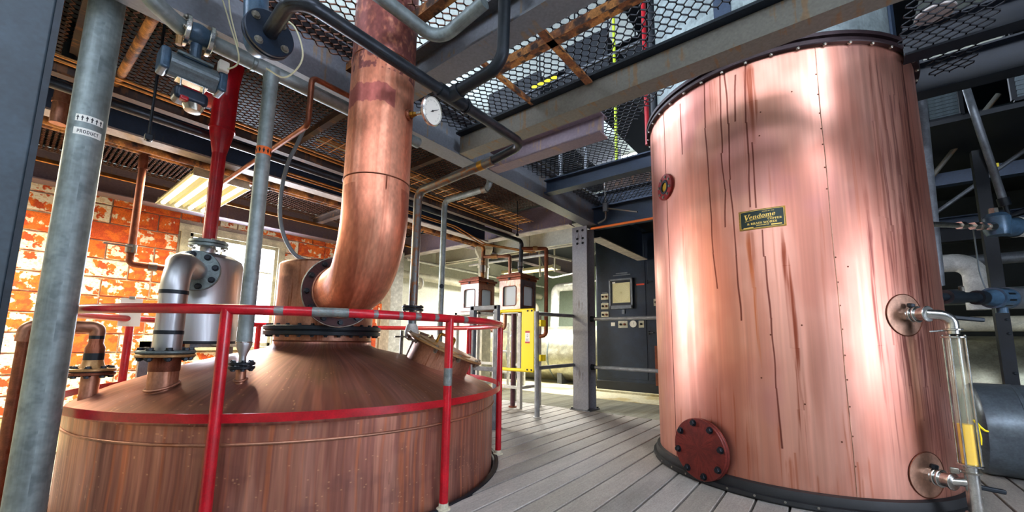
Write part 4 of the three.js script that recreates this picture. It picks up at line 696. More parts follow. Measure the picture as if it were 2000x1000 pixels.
// ---------------------------------------------------------------- pipes under the mezzanine
const pipe = (pts, r, mat, label, bend = 0.06, extra, cat = 'pipe') => { const o = thing('pipe', label, cat); part(o, 'tube', pipeG(pts, r, bend, 20), mat); if (extra) extra(o); return based(o); };
const sleeve = (o, a, b, r, m, n = 'coupling') => part(o, n, rod(a, b, r, r, 20), m);
{
  const o = thing('product_pipe', 'thick grey galvanised standpipe with an arrow strip and PRODUCT label', 'pipe');
  const X = -2.376, Z = -0.133, r = 0.057; part(o, 'tube', sweep([V(X, -0.03, Z), V(X, 3.0, Z)], r, 40), M.galv);
  part(o, 'base_flange', ring([X, 0, Z], [0, 1, 0], 0.05, 0.11, 0.014), M.galv);
  const mid = Math.atan2(-X, -Z) + 0.08, lab = (y, h, t, w) => { const m = part(o, 'label_strip', new THREE.CylinderGeometry(r + 0.0007, r + 0.0007, h, 16, 1, true, -w, 2 * w), std({ map: t, roughness: 0.5 })); m.position.set(X, y, Z); m.rotation.y = mid; m.rotation.z = 0; return m; };
  T.product = canvasTex(256, 64, (g, w, h) => { g.fillStyle = '#e9e9e4'; g.fillRect(0, 0, w, h); g.fillStyle = '#2a2c30'; g.font = 'bold 42px sans-serif'; g.textAlign = 'center'; g.fillText('PRODUCT', w / 2, 48); });
  T.arrows = canvasTex(256, 64, (g, w, h) => { g.fillStyle = '#e9e9e4'; g.fillRect(0, 0, w, h); g.fillStyle = '#22242a'; for (let i = 0; i < 6; i++) { const x = 24 + i * 41; g.beginPath(); g.moveTo(x, 8); g.lineTo(x + 14, 32); g.lineTo(x + 5, 32); g.lineTo(x + 5, 56); g.lineTo(x - 5, 56); g.lineTo(x - 5, 32); g.lineTo(x - 14, 32); g.closePath(); g.fill(); } });
  o.userData.label = 'thick grey galvanised standpipe with an arrow strip and PRODUCT label'; const yL = 1.616; lab(yL, 0.03, T.product, 0.76); lab(yL + 0.056, 0.03, T.arrows, 0.76); based(o);
}
pipe([[-3.55, 2.9, -0.08], [-3.55, 2.06, -0.08]], 0.034, M.black, 'dark downpipe with a tan copper end sleeve hanging behind the product pipe', 0.05, (o) => { sleeve(o, [-3.55, 2.05, -0.08], [-3.55, 2.26, -0.08], 0.037, M.copper, 'end_sleeve'); sleeve(o, [-3.55, 2.18, -0.08], [-3.55, 2.2, -0.08], 0.041, M.copper, 'band'); });
{ // header with tee and the actuated valve
  const x = -2.145, y = 2.143;
  const o = thing('header_pipe', 'grey steel header pipe with a tee, hung under the long grey beam', 'pipe');
  part(o, 'tube', pipeG([[x + 0.09, 2.62, -0.18], [x + 0.08, y + 0.02, -0.2], [x, y, -0.35]], 0.036, 0.08, 24), M.galv); part(o, 'tube', sweep([V(x, y, -0.456), V(x, y + 0.004, -1.65)], 0.036, 24), M.galv);
  part(o, 'tee_branch', lathe([[0.034, -0.11], [0.0345, -0.05], [0.042, -0.02], [0.044, 0]], [x, y + 0.005, -0.713], [0, 1, 0], 24, 0), M.galv);
  part(o, 'collar', ring([x, y, -0.62], [0, 0, -1], 0.03, 0.039, 0.02), M.galvFine); part(o, 'pipe_sleeve', lathe([[0.05, 0], [0.052, 0.02], [0.075, 0.12], [0.075, 0.3]], [x + 0.09, 2.28, -0.19], [0, 1, 0], 28, 0.4), M.galvFine); based(o);
  const v = thing('actuated_valve', 'flanged valve on the header pipe with a grey actuator and switch box below it', 'valve');
  part(v, 'valve_body', lathe([[0, 0.02], [0.045, 0.022], [0.052, 0.045], [0.052, 0.062], [0.045, 0.085], [0, 0.087]], [x, y, -0.352], [0, 0, -1], 32, 0.5), M.blue);
  for (const [a, n] of [[-0.352, 'pipe_flange'], [-0.437, 'pipe_flange']]) { const f = part(v, n, ring([x, y, a], [0, 0, -1], 0.034, 0.07, 0.019, 40), M.polished); boltCircle(f, [x, y, a + (a > -0.4 ? 0 : -0.019)], [0, 0, a > -0.4 ? 1 : -1], 0.055, 6, bolt(0.008, 0.009), M.boltBright, 0.3); }
  part(v, 'neck', merge([rod([x, y - 0.13, -0.405], [x, y - 0.04, -0.405], 0.022, 0.022, 16), rbx(0.06, 0.02, 0.09, x, y - 0.128, -0.405, 0.004)]), M.blue);
  const ay = 1.96; const ac = part(v, 'actuator', triUV(extr((() => { const s = new THREE.Shape(); const p = []; for (let i = 0; i < 28; i++) { const a = i / 28 * 6.2832, q = 0.05 * (1 + 0.10 * Math.cos(4 * a)); p.push(new THREE.Vector2(q * Math.cos(a), q * Math.sin(a) * 1.02)); } s.setFromPoints(p); return s; })(), 0.17).translate(x, ay, -0.405 - 0.085)), M.blueGrey);
  for (const s of [1, -1]) part(ac, 'end_cap', rbx(0.096, 0.1, 0.034, x, ay, -0.405 + s * 0.102, 0.012, 3), M.blue);
  part(ac, 'top_bracket', rbx(0.07, 0.012, 0.13, x, ay + 0.055, -0.405, 0.003), M.galvFine);
  part(v, 'bracket', merge([rbx(0.05, 0.006, 0.11, x, ay - 0.056, -0.405, 0.002), rbx(0.05, 0.045, 0.006, x, ay - 0.076, -0.365, 0.002), rbx(0.05, 0.045, 0.006, x, ay - 0.076, -0.445, 0.002)]), M.polished);
  const sb = part(v, 'switch_box', rbx(0.085, 0.06, 0.12, x, ay - 0.122, -0.405, 0.018, 3), M.panel); part(sb, 'switch_cover', lathe([[0, -0.03], [0.03, -0.026], [0.04, 0]], [x, ay - 0.15, -0.42], [0, 1, 0], 24, 0.5), M.boltBright); part(sb, 'red_indicator', rbx(0.03, 0.02, 0.03, x + 0.03, ay - 0.146, -0.38, 0.006), M.red);
  part(v, 'solenoid', rbx(0.035, 0.05, 0.04, x + 0.05, y - 0.12, -0.5, 0.006), M.paper); part(v, 'fitting', rod([x + 0.03, y - 0.1, -0.34], [x + 0.03, y - 0.06, -0.34], 0.012, 0.012, 6), M.bronze);
  based(v);
  const tb = (pts, l) => { const t = one('air_tube', sweep(new THREE.CatmullRomCurve3(pts.map(A)).getPoints(28), 0.0035, 8), M.tube, l, 'tube'); return t; };
  tb([[x + 0.05, y - 0.14, -0.5], [x + 0.1, y - 0.1, -0.54], [x + 0.06, y + 0.1, -0.5], [x + 0.02, y + 0.3, -0.44], [x, y + 0.42, -0.4]], 'thin cream air tube from the solenoid looping up past the valve flange');
  tb([[x + 0.04, y + 0.02, -0.55], [x + 0.03, y + 0.2, -0.5], [x + 0.04, y + 0.42, -0.48]], 'thin cream air tube rising straight from the header pipe');
  tb([[-1.75, 1.9, -0.56], [-1.72, 1.88, -0.62], [-1.66, 1.96, -0.66], [-1.66, 2.08, -0.62], [-1.7, 2.12, -0.58]], 'thin cream air tube looped under the black flange');
}
{ // black pipe, tee and flange overhead; runs to the manway
  const o = thing('black_header', 'black steel pipe with a tee and bolted flange crossing before the vapour pipe', 'pipe');
  const x = -1.363;
  part(o, 'tube', pipeG([[-1.63, 1.97, -0.52], [x, 1.97, -0.5], [x, 1.968, -1.82], [-1.6, 1.935, -1.82]], 0.0265, 0.075, 24), M.blackPipe);
  part(o, 'branch', pipeG([[x, 1.968, -1.22], [-1.03, 1.985, -1.22], [-1.03, 2.9, -1.235]], 0.0275, 0.085, 24), M.black);
  part(o, 'tee', rod([x, 1.968, -1.15], [x, 1.968, -1.3], 0.034, 0.034, 24), M.black); part(o, 'tee_boss', rod([x, 1.968, -1.22], [x + 0.075, 1.971, -1.22], 0.034, 0.034, 24), M.black); part(o, 'clamp', ring([x, 1.968, -1.325], [0, 0, -1], 0.026, 0.037, 0.014), M.boltDark);
  const f = part(o, 'pipe_flange', merge([ring([-1.62, 1.97, -0.521], [-1, 0, 0], 0.026, 0.088, 0.016), ring([-1.642, 1.97, -0.521], [-1, 0, 0], 0.02, 0.088, 0.018)]), M.panel);
  boltCircle(f, [-1.62, 1.97, -0.521], [1, 0, 0], 0.066, 4, bolt(0.012, 0.012), M.boltBright, 0.6);
  part(o, 'valve_stub', pipeG([[-1.66, 1.97, -0.522], [-1.78, 1.97, -0.525], [-1.8, 2.4, -0.5]], 0.045, 0.08, 24), M.blue); based(o);
  const q = thing('manway_vent_pipe', 'dark steel pipe dropping to the still manway from a rusty overhead run', 'pipe');
  const [a, b] = [-2.325, -1.81];
  part(q, 'tube', pipeG([[a, 1.03, b], [a, 1.886, b], [-1.6, 1.933, -1.82]], 0.031, 0.07, 24), M.conduit);
  part(q, 'tape', rod([-1.72, 1.925, -1.818], [-1.68, 1.928, -1.819], 0.0325, 0.0325, 20), M.brass, 'yellow tape wrap');
  const fl = part(q, 'flange', merge([ring([a, 1.02, b], [0, 1, 0], 0.02, 0.075, 0.014), ring([a, 1.0, b], [0, 1, 0], 0.02, 0.075, 0.014)]), M.black); for (let i = 0; i < 4; i++) put(fl, 'bolt', stud(0.01, 0.01, 0.034, 0.006), M.boltBright, [a + 0.058 * Math.cos(i * 1.571 + 0.4), 1.034, b + 0.058 * Math.sin(i * 1.571 + 0.4)]);
  part(q, 'neck', rod([a, 0.9, b], [a, 1.0, b], 0.029, 0.029, 20), M.galvFine); part(q, 'ball_fitting', lathe([[0.02, -0.06], [0.045, -0.04], [0.05, 0], [0.04, 0.04], [0.028, 0.06]], [a, 0.85, b], [0, 1, 0], 24, 0), M.white);
  part(q, 'elbow', pipeG([[a, 0.85, b], [a + 0.02, 0.79, b - 0.02], [a - 0.02, 0.65, b + 0.01]], 0.024, 0.04, 16), M.white); part(q, 'handwheel', merge([ring([a - 0.07, 0.81, b + 0.03], [0, 1, 0], 0.03, 0.05, 0.012), rod([a - 0.07, 0.68, b + 0.03], [a - 0.07, 0.86, b + 0.03], 0.012, 0.012, 10)]), M.boltBright); based(q);
}
pipe([[-2.955, 0, -2.63], [-2.95, 2.185, -2.63], [-2.35, 2.185, -2.63], [-2.35, 2.5, -2.63]], 0.0285, M.galv, 'upright galvanised pipe behind the still, ending under the long grey beam', 0.06, (o) => { sleeve(o, [-2.44, 2.185, -2.63], [-2.38, 2.185, -2.63], 0.034, M.conduit); sleeve(o, [-2.955, 0, -2.63], [-2.955, 0.02, -2.63], 0.06, M.galvFine, 'base_flange'); part(o, 'valve_knob', lathe([[0, 0], [0.02, 0.004], [0.022, 0.03], [0, 0.034]], [-2.93, 1.31, -2.61], [0.8, 0, 0.6], 16, 0.4), M.black); });
pipe([[-3.54, 1.905, -0.885], [-2.07, 1.905, -0.88], [-2.07, 2.176, -0.88], [-2.07, 2.18, -1.25]], 0.0145, M.copperPipe, 'thin copper pipe zigzagging across below the header pipe', 0.03);
pipe([[-4.0, 2.185, 0.6], [-4.0, 2.185, -4.2]], 0.028, M.rust, 'orange rusty pipe hung below the navy beam, feeding the wall drop', 0.05, (o) => { for (const z of [-0.3, -1.4, -2.2, -3.2]) part(o, 'hanger', merge([rod([-4.0, 2.18, z], [-4.0, 2.56, z], 0.005, 0.005, 8), ring([-4.0, 2.185, z - 0.01], [0, 0, 1], 0.027, 0.036, 0.02, 20)]), M.black); });
pipe([[-4.0, 2.165, -0.535], [-4.0, 1.32, -0.537], [-3.97, 1.31, -0.8]], 0.0235, M.copperDark, 'brown drop pipe with a small lever valve in front of the brick wall', 0.035, (o) => { sleeve(o, [-4.0, 1.4, -0.535], [-4.0, 1.46, -0.535], 0.033, M.conduit, 'valve_body'); part(o, 'valve_lever', rbx(0.016, 0.01, 0.15, -3.96, 1.44, -0.46, 0.003), M.conduit); sleeve(o, [-3.985, 1.312, -0.64], [-3.98, 1.312, -0.69], 0.032, M.conduit); sleeve(o, [-4.0, 2.05, -0.535], [-4.0, 2.15, -0.535], 0.029, M.copperDark); });
pipe([[-3.27, 2.3, -0.27], [-2.3, 2.3, -0.29]], 0.022, M.rust, 'short rusty pipe slanting behind the actuator at the upper left', 0.03);
pipe([[-3.1, 2.1, 0.2], [-3.1, 2.1, -4.13], [-3.12, 1.66, -4.13]], 0.027, M.blackPipe, 'dark pipe running back overhead and dropping into the larger windowed box', 0.06, (o) => { sleeve(o, [-3.12, 1.72, -4.13], [-3.12, 1.82, -4.13], 0.035, M.conduit, 'union'); sleeve(o, [-3.12, 1.74, -4.13], [-3.12, 1.76, -4.13], 0.041, M.boltDark, 'union_nut'); });
pipe([[-3.75, 2.12, 0.2], [-3.75, 2.12, -4.1], [-3.76, 1.66, -4.1]], 0.027, M.rust, 'rusty pipe running back overhead and dropping into the smaller pale windowed box', 0.06, (o) => { sleeve(o, [-3.76, 1.74, -4.1], [-3.76, 1.84, -4.1], 0.036, M.conduit, 'union'); });
pipe([[-3.1, 2.0, -4.13], [-2.86, 2.0, -4.3], [-2.84, 2.0, -4.32], [-2.84, 0.87, -4.32], [-2.99, 0.85, -4.3]], 0.026, M.copperPipe, 'tall copper pipe standing right of the larger windowed box', 0.05, (o) => { sleeve(o, [-2.98, 2.0, -4.215], [-2.93, 2.0, -4.25], 0.034, M.bronze, 'union'); });
pipe([[-3.74, 1.96, -4.1], [-3.42, 1.96, -4.24], [-3.4, 1.96, -4.26], [-3.4, 1.55, -4.27]], 0.024, M.copper, 'short bright copper pipe between the two windowed boxes', 0.05, (o) => { sleeve(o, [-3.64, 1.96, -4.145], [-3.56, 1.96, -4.18], 0.033, M.bronze, 'union'); });
pipe([[-3.08, 0, -3.955], [-3.08, 1.18, -3.955]], 0.03, std({ color: '#5a3540', map: rep(T.mottle, 4), metalness: 0.3, roughness: 0.45 }), 'dull purple drain pipe from the larger windowed box to the deck', 0.03, (o) => { sleeve(o, [-3.08, 0.0, -3.955], [-3.08, 0.015, -3.955], 0.05, M.copperDark, 'base_flange'); });
pipe([[-3.2, 1.18, -3.93], [-3.2, 0.95, -3.93], [-3.42, 0.93, -3.93]], 0.024, M.copper, 'small copper elbow under the larger windowed box', 0.05);
pipe([[-1.4, 2.235, 0.2], [-1.4, 2.245, -1.17], [-1.1, 2.29, -1.17]], 0.03, M.galv, 'grey pipe bending to the right at the top, beside the vapour pipe', 0.09, null);
pipe([[-0.97, 2.235, 0.1], [-0.97, 2.245, -1.12], [-0.97, 2.9, -1.13]], 0.026, M.galv, 'grey pipe end turning up through the grating at the top centre', 0.05, (o) => { sleeve(o, [-0.97, 2.243, -1.03], [-0.97, 2.243, -1.06], 0.029, M.galvFine); });
{ const g = sweep(new THREE.CatmullRomCurve3([[-2.72, 2.2, -1.13], [-2.738, 2.089, -1.103], [-2.752, 1.944, -1.063], [-2.759, 1.727, -1.043], [-2.756, 1.555, -1.053], [-2.742, 1.431, -1.089], [-2.72, 1.33, -1.16], [-2.7, 1.3, -1.3]].map(A)).getPoints(40), 0.0125, 12); one('flexible_conduit', g, M.rope, 'curved grey flexible conduit coming down to the top of the still helmet', 'conduit'); }
// thin copper tubes in runs, each tube its own thing
for (let i = 0; i < 4; i++) pipe([[-5.6 + i * 0.05, 2.405 - i * 0.022, 0.6], [-5.6 + i * 0.05, 2.405 - i * 0.022, -4.2]], 0.009, M.copperTube, `thin brass coloured tube of the bundle below the wall beam, ${['first', 'second', 'third', 'fourth'][i]} from the wall`, 0.02);
for (let i = 0; i < 2; i++) pipe([[-3.2 + i * 0.06, 2.28, 0.6], [-3.2 + i * 0.06, 2.28, -4.2]], 0.009, M.copperTube, `thin brass coloured tube beside the rusty channel overhead, ${i ? 'nearer to' : 'farther from'} the grey beam`, 0.02);
for (let i = 0; i < 2; i++) pipe([[-3.6 - i * 0.06, 2.22, -1.4], [-3.6 - i * 0.06, 2.22, -3.4], [-3.45 - i * 0.06, 2.05, -3.8], [-3.2 - i * 0.06, 2.05, -4.6]], 0.009, M.copperTube, `cream conduit bending down over the windowed boxes, ${i ? 'left' : 'right'} one of the pair`, 0.12, null, 'conduit');
{ // wire cable tray
  const o = thing('cable_tray', 'yellowish wire cable tray hung under the dark grating beside the vapour pipe', 'cable tray');
  const rods = []; for (let i = 0; i < 6; i++) rods.push(rod([-2.98 + i * 0.045, 2.25, -1.3], [-2.98 + i * 0.045, 2.25, -3.9], 0.004, 0.004, 6)); const cr = []; for (let i = 0; i < 26; i++) cr.push(rod([-3.0, 2.246, -1.35 - i * 0.1], [-2.74, 2.246, -1.35 - i * 0.1], 0.003, 0.003, 6));
  part(o, 'long_wire', merge(rods), M.copperTube); part(o, 'cross_wire', merge(cr), M.copperTube); part(o, 'cable', sweep([V(-2.9, 2.262, -1.3), V(-2.9, 2.262, -3.9)], 0.008, 10), M.tube); part(o, 'cable', sweep([V(-2.84, 2.26, -1.3), V(-2.85, 2.26, -3.9)], 0.007, 10), M.bronze); based(o);
}
for (const [x, y0, y1, z, l] of [[-2.66, 1.86, 2.56, -0.9, 'thin black hanger rod right of the drop pipe tee'], [-2.5, 1.72, 2.56, -0.34, 'thin black hanger rod below the switch box'], [-3.0, 2.1, 2.56, -3.9, 'thin black hanger rod above the larger windowed box']]) one('hanger_rod', merge([rod([x, y0, z], [x, y1, z], 0.006, 0.006, 8), rbx(0.03, 0.03, 0.03, x, y0 + 0.02, z, 0.004)]), M.black, l, 'rod');
{ // orange conduit, junction box
  pipe([[-2.2, 2.17, -4.34], [-1.3, 2.165, -4.34]], 0.014, std({ color: '#d8681c', roughness: 0.5 }), 'orange conduit between the column head and the copper tank', 0.02, null, 'conduit');
  const o = thing('junction_box', 'small pale junction box with dark conduits on the beams behind the copper tank', 'junction box');
  part(o, 'box', rbx(0.06, 0.11, 0.05, -2.0, 2.4, -4.33, 0.008), M.greyPaint); part(o, 'conduit', pipeG([[-2.0, 2.45, -4.33], [-2.0, 2.75, -4.33], [-2.2, 2.9, -4.0]], 0.012, 0.08, 10), M.conduit); part(o, 'conduit', pipeG([[-2.0, 2.35, -4.33], [-2.0, 2.25, -4.33], [-2.1, 2.22, -4.33]], 0.012, 0.04, 10), M.conduit); part(o, 'conduit', pipeG([[-1.97, 2.38, -4.33], [-1.6, 2.26, -4.3]], 0.01, 0.04, 10), M.conduit); based(o);
}
M.housing = std({ color: '#b9b183', roughness: 0.6 });
// fluorescent fixtures: housing, tubes that glow, and a light of the same size below them
function fixture(x, y, z, len, wid, n, label, power = 1) {
  const o = thing('fluorescent_fixture', label, 'light fixture'); o.position.set(x, y, z);
  const w = wid / 2; part(o, 'housing', triUV(extr([[-w, 0], [-w * 0.9, 0.05], [-w * 0.3, 0.075], [w * 0.3, 0.075], [w * 0.9, 0.05], [w, 0], [w * 0.96, -0.002], [w * 0.86, 0.044], [-w * 0.86, 0.044], [-w * 0.96, -0.002]], len).translate(0, 0, -len / 2).rotateY(Math.PI / 2)), M.housing);
  for (const s of [-1, 1]) part(o, 'end_plate', bx(0.012, 0.07, wid * 0.92, s * len / 2, 0.03, 0), M.cream);
  for (let i = 0; i < n; i++) { const zz = (i - (n - 1) / 2) * wid / n; part(o, 'lamp_tube', rod([-len / 2 + 0.03, 0.015, zz], [len / 2 - 0.03, 0.015, zz], 0.019, 0.019, 16), M.lampGlow); if (i < n - 1) part(o, 'reflector_ridge', triUV(extr([[-0.02, 0.045], [0.02, 0.045], [0, 0.005]], len - 0.05).translate(0, 0, -len / 2 + 0.025).rotateY(Math.PI / 2).translate(0, 0, zz + wid / n / 2)), M.housing); }
  for (const s of [-1, 1]) part(o, 'hanger', rod([s * len * 0.35, 0.07, 0], [s * len * 0.35, 0.5, 0], 0.005, 0.005, 8), M.black);
  const l = new THREE.RectAreaLight(power > 2 ? '#fffaf0' : '#fff0cf', LAMP * power, len, wid); l.position.set(x, y - 0.012, z); l.rotation.x = -Math.PI / 2; l.name = 'fixture_light'; scene.add(l); return o;
}
fixture(-4.42, 2.06, -1.0, 1.16, 0.42, 4, 'four tube fluorescent fixture glowing under the navy beam before the brick wall');
fixture(-4.45, 2.12, -6.2, 1.2, 0.3, 2, 'far fluorescent fixture glowing in the rear bay above the cream tank', 2.6);
fixture(-2.9, 2.12, -7.6, 1.2, 0.3, 2, 'added fluorescent fixture brightening the rear bay from behind the control panel', 2.2);  // added lamp, hidden by the panel, to brighten the rear bay
fixture(-4.9, 2.15, 0.9, 1.2, 0.42, 4, 'added unseen four tube fixture brightening the near end of the brick wall', 1.2);  // added lamp out of view to brighten the brick wall

// ---------------------------------------------------------------- rear bay: windowed boxes, gate, rails, control panel
M.safe = std({ color: '#e8ccbc', map: rep(T.grime, 2.2), metalness: 0.7, roughness: 0.4 });
M.safeOverexposed = std({ color: '#f4e8e2', map: rep(T.mottle, 2.2), metalness: 0.35, roughness: 0.4 });  // box copper whitened as if overexposed by strong light
function windowedBox(cx, cz, y0, y1, w, matL, matR, label) {
  const o = thing('windowed_box', label, 'spirit safe'); const h = y1 - y0, t = 0.012;
  const face = (fw) => { const s = new THREE.Shape([[-fw / 2, 0], [fw / 2, 0], [fw / 2, h], [-fw / 2, h]].map((p) => new THREE.Vector2(...p))), a = fw * 0.31, b0 = h * 0.13, b1 = h * 0.8, r = 0.035, q = new THREE.Path(); q.moveTo(-a, b0); q.lineTo(-a, b1 - r); q.quadraticCurveTo(-a, b1, -a + r, b1); q.lineTo(a - r, b1); q.quadraticCurveTo(a, b1, a, b1 - r); q.lineTo(a, b0); q.closePath(); s.holes.push(q); return triUV(extr(s, t, { curveSegments: 6 }).translate(0, 0, w / 2 - t)); };
  for (let k = 0; k < 4; k++) { const f = part(o, 'side', face(w - (k % 2) * 2 * t), k % 2 ? matR : matL); f.position.set(cx, y0, cz); f.rotation.y = k * Math.PI / 2; part(f, 'pane', bx(w * 0.66, h * 0.72, 0.003, 0, h * 0.47, w / 2 - 0.02), M.dirtyPane); const fr = pathPts([[-w * 0.31, h * 0.13, w / 2 + 0.002], [-w * 0.31, h * 0.8, w / 2 + 0.002], [w * 0.31, h * 0.8, w / 2 + 0.002], [w * 0.31, h * 0.13, w / 2 + 0.002], [-w * 0.31, h * 0.13, w / 2 + 0.002]], 0.03, 5); part(f, 'pane_frame', sweep(fr, 0.005, 8), M.copperDark); }
  part(o, 'floor_plate', bx(w, 0.015, w, cx, y0 - 0.008, cz), M.copperDark);
  part(o, 'cornice', merge([rbx(w + 0.02, 0.03, w + 0.02, cx, y1 + 0.015, cz, 0.004), rbx(w + 0.06, 0.03, w + 0.06, cx, y1 + 0.045, cz, 0.008)]), M.copperDark);
  part(o, 'lid', merge([rbx(w * 0.98, 0.025, w * 0.98, cx, y1 + 0.07, cz, 0.008), rbx(w * 0.5, 0.035, w * 0.5, cx, y1 + 0.095, cz, 0.006)]), M.copperDark);
  part(o, 'knob', rbx(0.03, 0.03, 0.014, cx, y1 + 0.02, cz + w / 2 + 0.014, 0.004), M.black); part(o, 'knob', rbx(0.014, 0.03, 0.03, cx + w / 2 + 0.014, y1 + 0.02, cz, 0.004), M.black);
  part(o, 'inner_pipe', rod([cx - 0.03, y0, cz - 0.02], [cx - 0.03, y1, cz - 0.02], 0.022, 0.022, 14), M.copper);
  const leg = []; for (const sx of [-1, 1]) for (const sz of [-1, 1]) part(o, 'leg', rbx(0.05, y0 - 0.02, 0.05, cx + sx * (w / 2 + 0.03), (y0 - 0.02) / 2, cz + sz * (w / 2 + 0.03), 0.004), M.white);
  part(o, 'stand_top', merge([rbx(w + 0.11, 0.04, 0.05, cx, y0 - 0.035, cz + w / 2 + 0.03, 0.004), rbx(w + 0.11, 0.04, 0.05, cx, y0 - 0.035, cz - w / 2 - 0.03, 0.004), rbx(0.05, 0.04, w + 0.01, cx + w / 2 + 0.03, y0 - 0.035, cz, 0.004), rbx(0.05, 0.04, w + 0.01, cx - w / 2 - 0.03, y0 - 0.035, cz, 0.004)]), M.white);
  part(o, 'stand_rail', merge([rbx(w, 0.035, 0.035, cx, 0.24, cz + w / 2 + 0.03, 0.004), rbx(0.035, 0.035, w, cx + w / 2 + 0.03, 0.24, cz, 0.004), rbx(w, 0.035, 0.035, cx, 0.48, cz - w / 2 - 0.03, 0.004)]), M.white);
  based(o);
}
windowedBox(-3.15, -4.12, 1.185, 1.56, 0.34, M.safe, std({ color: '#8c8288', map: rep(T.grime, 3), metalness: 0.6, roughness: 0.4 }), 'larger windowed copper sampling box on white legs behind the yellow gate');
windowedBox(-3.83, -4.09, 1.19, 1.56, 0.33, M.safeOverexposed, M.copper, 'paler windowed copper sampling box on white legs, left of the larger one');
{ // yellow swing gate
  const o = thing('safety_gate', 'yellow swing gate with a red and white warning label, hinged to the grey post', 'gate');
  const z = -3.64, x0 = -3.06, x1 = -2.55, y0 = 0.475, y1 = 1.14;
  part(o, 'frame', sweep(pathPts([[x1, y1, z], [x0, y1, z], [x0, y0, z], [x1, y0, z]], 0.06), 0.019, 14), M.yellow);
  part(o, 'infill_panel', rbx(0.17, y1 - y0, 0.012, x1 - 0.075, (y0 + y1) / 2, z + 0.012, 0.004), M.yellow);
  T.warn = canvasTex(96, 192, (g, w, h) => { g.fillStyle = '#ece9e4'; g.fillRect(0, 0, w, h); g.fillStyle = '#b5242a'; g.fillRect(0, 0, w, 30); g.fillRect(0, h - 26, w, 26); g.strokeStyle = '#555'; g.lineWidth = 4; g.beginPath(); g.arc(48, 66, 14, 0, 7); g.moveTo(48, 80); g.lineTo(40, 112); g.moveTo(30, 92); g.lineTo(68, 84); g.stroke(); g.fillStyle = '#777'; for (let i = 0; i < 5; i++) g.fillRect(12, 122 + i * 8, 72 - (i % 2) * 18, 4); });
  const lb = part(o, 'warning_label', triUV(new THREE.PlaneGeometry(0.062, 0.135)), std({ map: T.warn, roughness: 0.5 })); lb.geometry = new THREE.PlaneGeometry(0.062, 0.135); lb.position.set(x1 - 0.075, 0.84, z + 0.0195);
  for (const y of [y0 + 0.01, y1 - 0.01]) for (const dx of [0.02, 0.075]) put(o, 'bolt', bolt(0.008, 0.007), M.boltDark, [x1 - dx, y, z + 0.019], [0, 0, 1]);
  for (const y of [0.62, 0.99]) { const h = part(o, 'hinge', merge([rbx(0.12, 0.06, 0.03, x1 + 0.075, y, z - 0.01, 0.005), rbx(0.02, 0.07, 0.1, x1 + 0.12, y, z + 0.01, 0.004)]), M.yellow); part(h, 'hinge_pin', rod([x1 + 0.02, y, z + 0.02], [x1 + 0.1, y, z + 0.02], 0.006, 0.006, 8), M.black); }
  based(o);
  const r = thing('guard_rail', 'grey post and two rails from the yellow gate to the steel column', 'railing');
  part(r, 'post', rod([-2.475, 0, -3.6], [-2.5, 1.12, -3.615], 0.028, 0.026, 16), M.railGrey); part(r, 'post_foot', disc([-2.475, 0, -3.6], [0, 1, 0], 0.045, 0.01, 20), M.white);
  for (const y of [1.095, 0.51]) part(r, 'rail', rod([-2.498, y, -3.62], [-2.44, y + 0.01, -4.31], 0.021, 0.021, 14), M.greyPaint); based(r);
  const q = thing('guard_rail', 'two grey rails before the control panel, from steel column to copper tank', 'railing');
  for (const y of [1.07, 0.5]) { const s = part(q, 'rail', rod([-2.23, y, -4.4], [-0.9, y - 0.004, -4.4], 0.021, 0.021, 14), M.railGrey); part(s, 'end_fitting', rod([-2.245, y, -4.4], [-2.2, y, -4.4], 0.036, 0.03, 14), M.black); } part(q, 'post', rod([-0.9, 0, -4.4], [-0.9, 1.09, -4.4], 0.021, 0.021, 14), M.railGrey); based(q);
  const l = thing('stair_rail', 'grey looped handrail frame standing right behind the red ring railing', 'railing');
  part(l, 'upright', rbx(0.045, 1.13, 0.045, -2.46, 0.565, -2.9, 0.004), M.greyPaint); part(l, 'upright', rbx(0.06, 1.13, 0.045, -2.77, 0.565, -2.9, 0.004), M.greyPaint);
  part(l, 'top_bar', rbx(0.35, 0.045, 0.045, -2.615, 1.11, -2.9, 0.006), M.greyPaint); part(l, 'middle_bar', rbx(0.28, 0.04, 0.03, -2.615, 0.53, -2.9, 0.004), M.greyPaint); part(l, 'base_plate', merge([rbx(0.1, 0.01, 0.1, -2.46, 0.005, -2.9, 0.002), rbx(0.1, 0.01, 0.1, -2.77, 0.005, -2.9, 0.002)]), M.greyPaint); based(l);
}
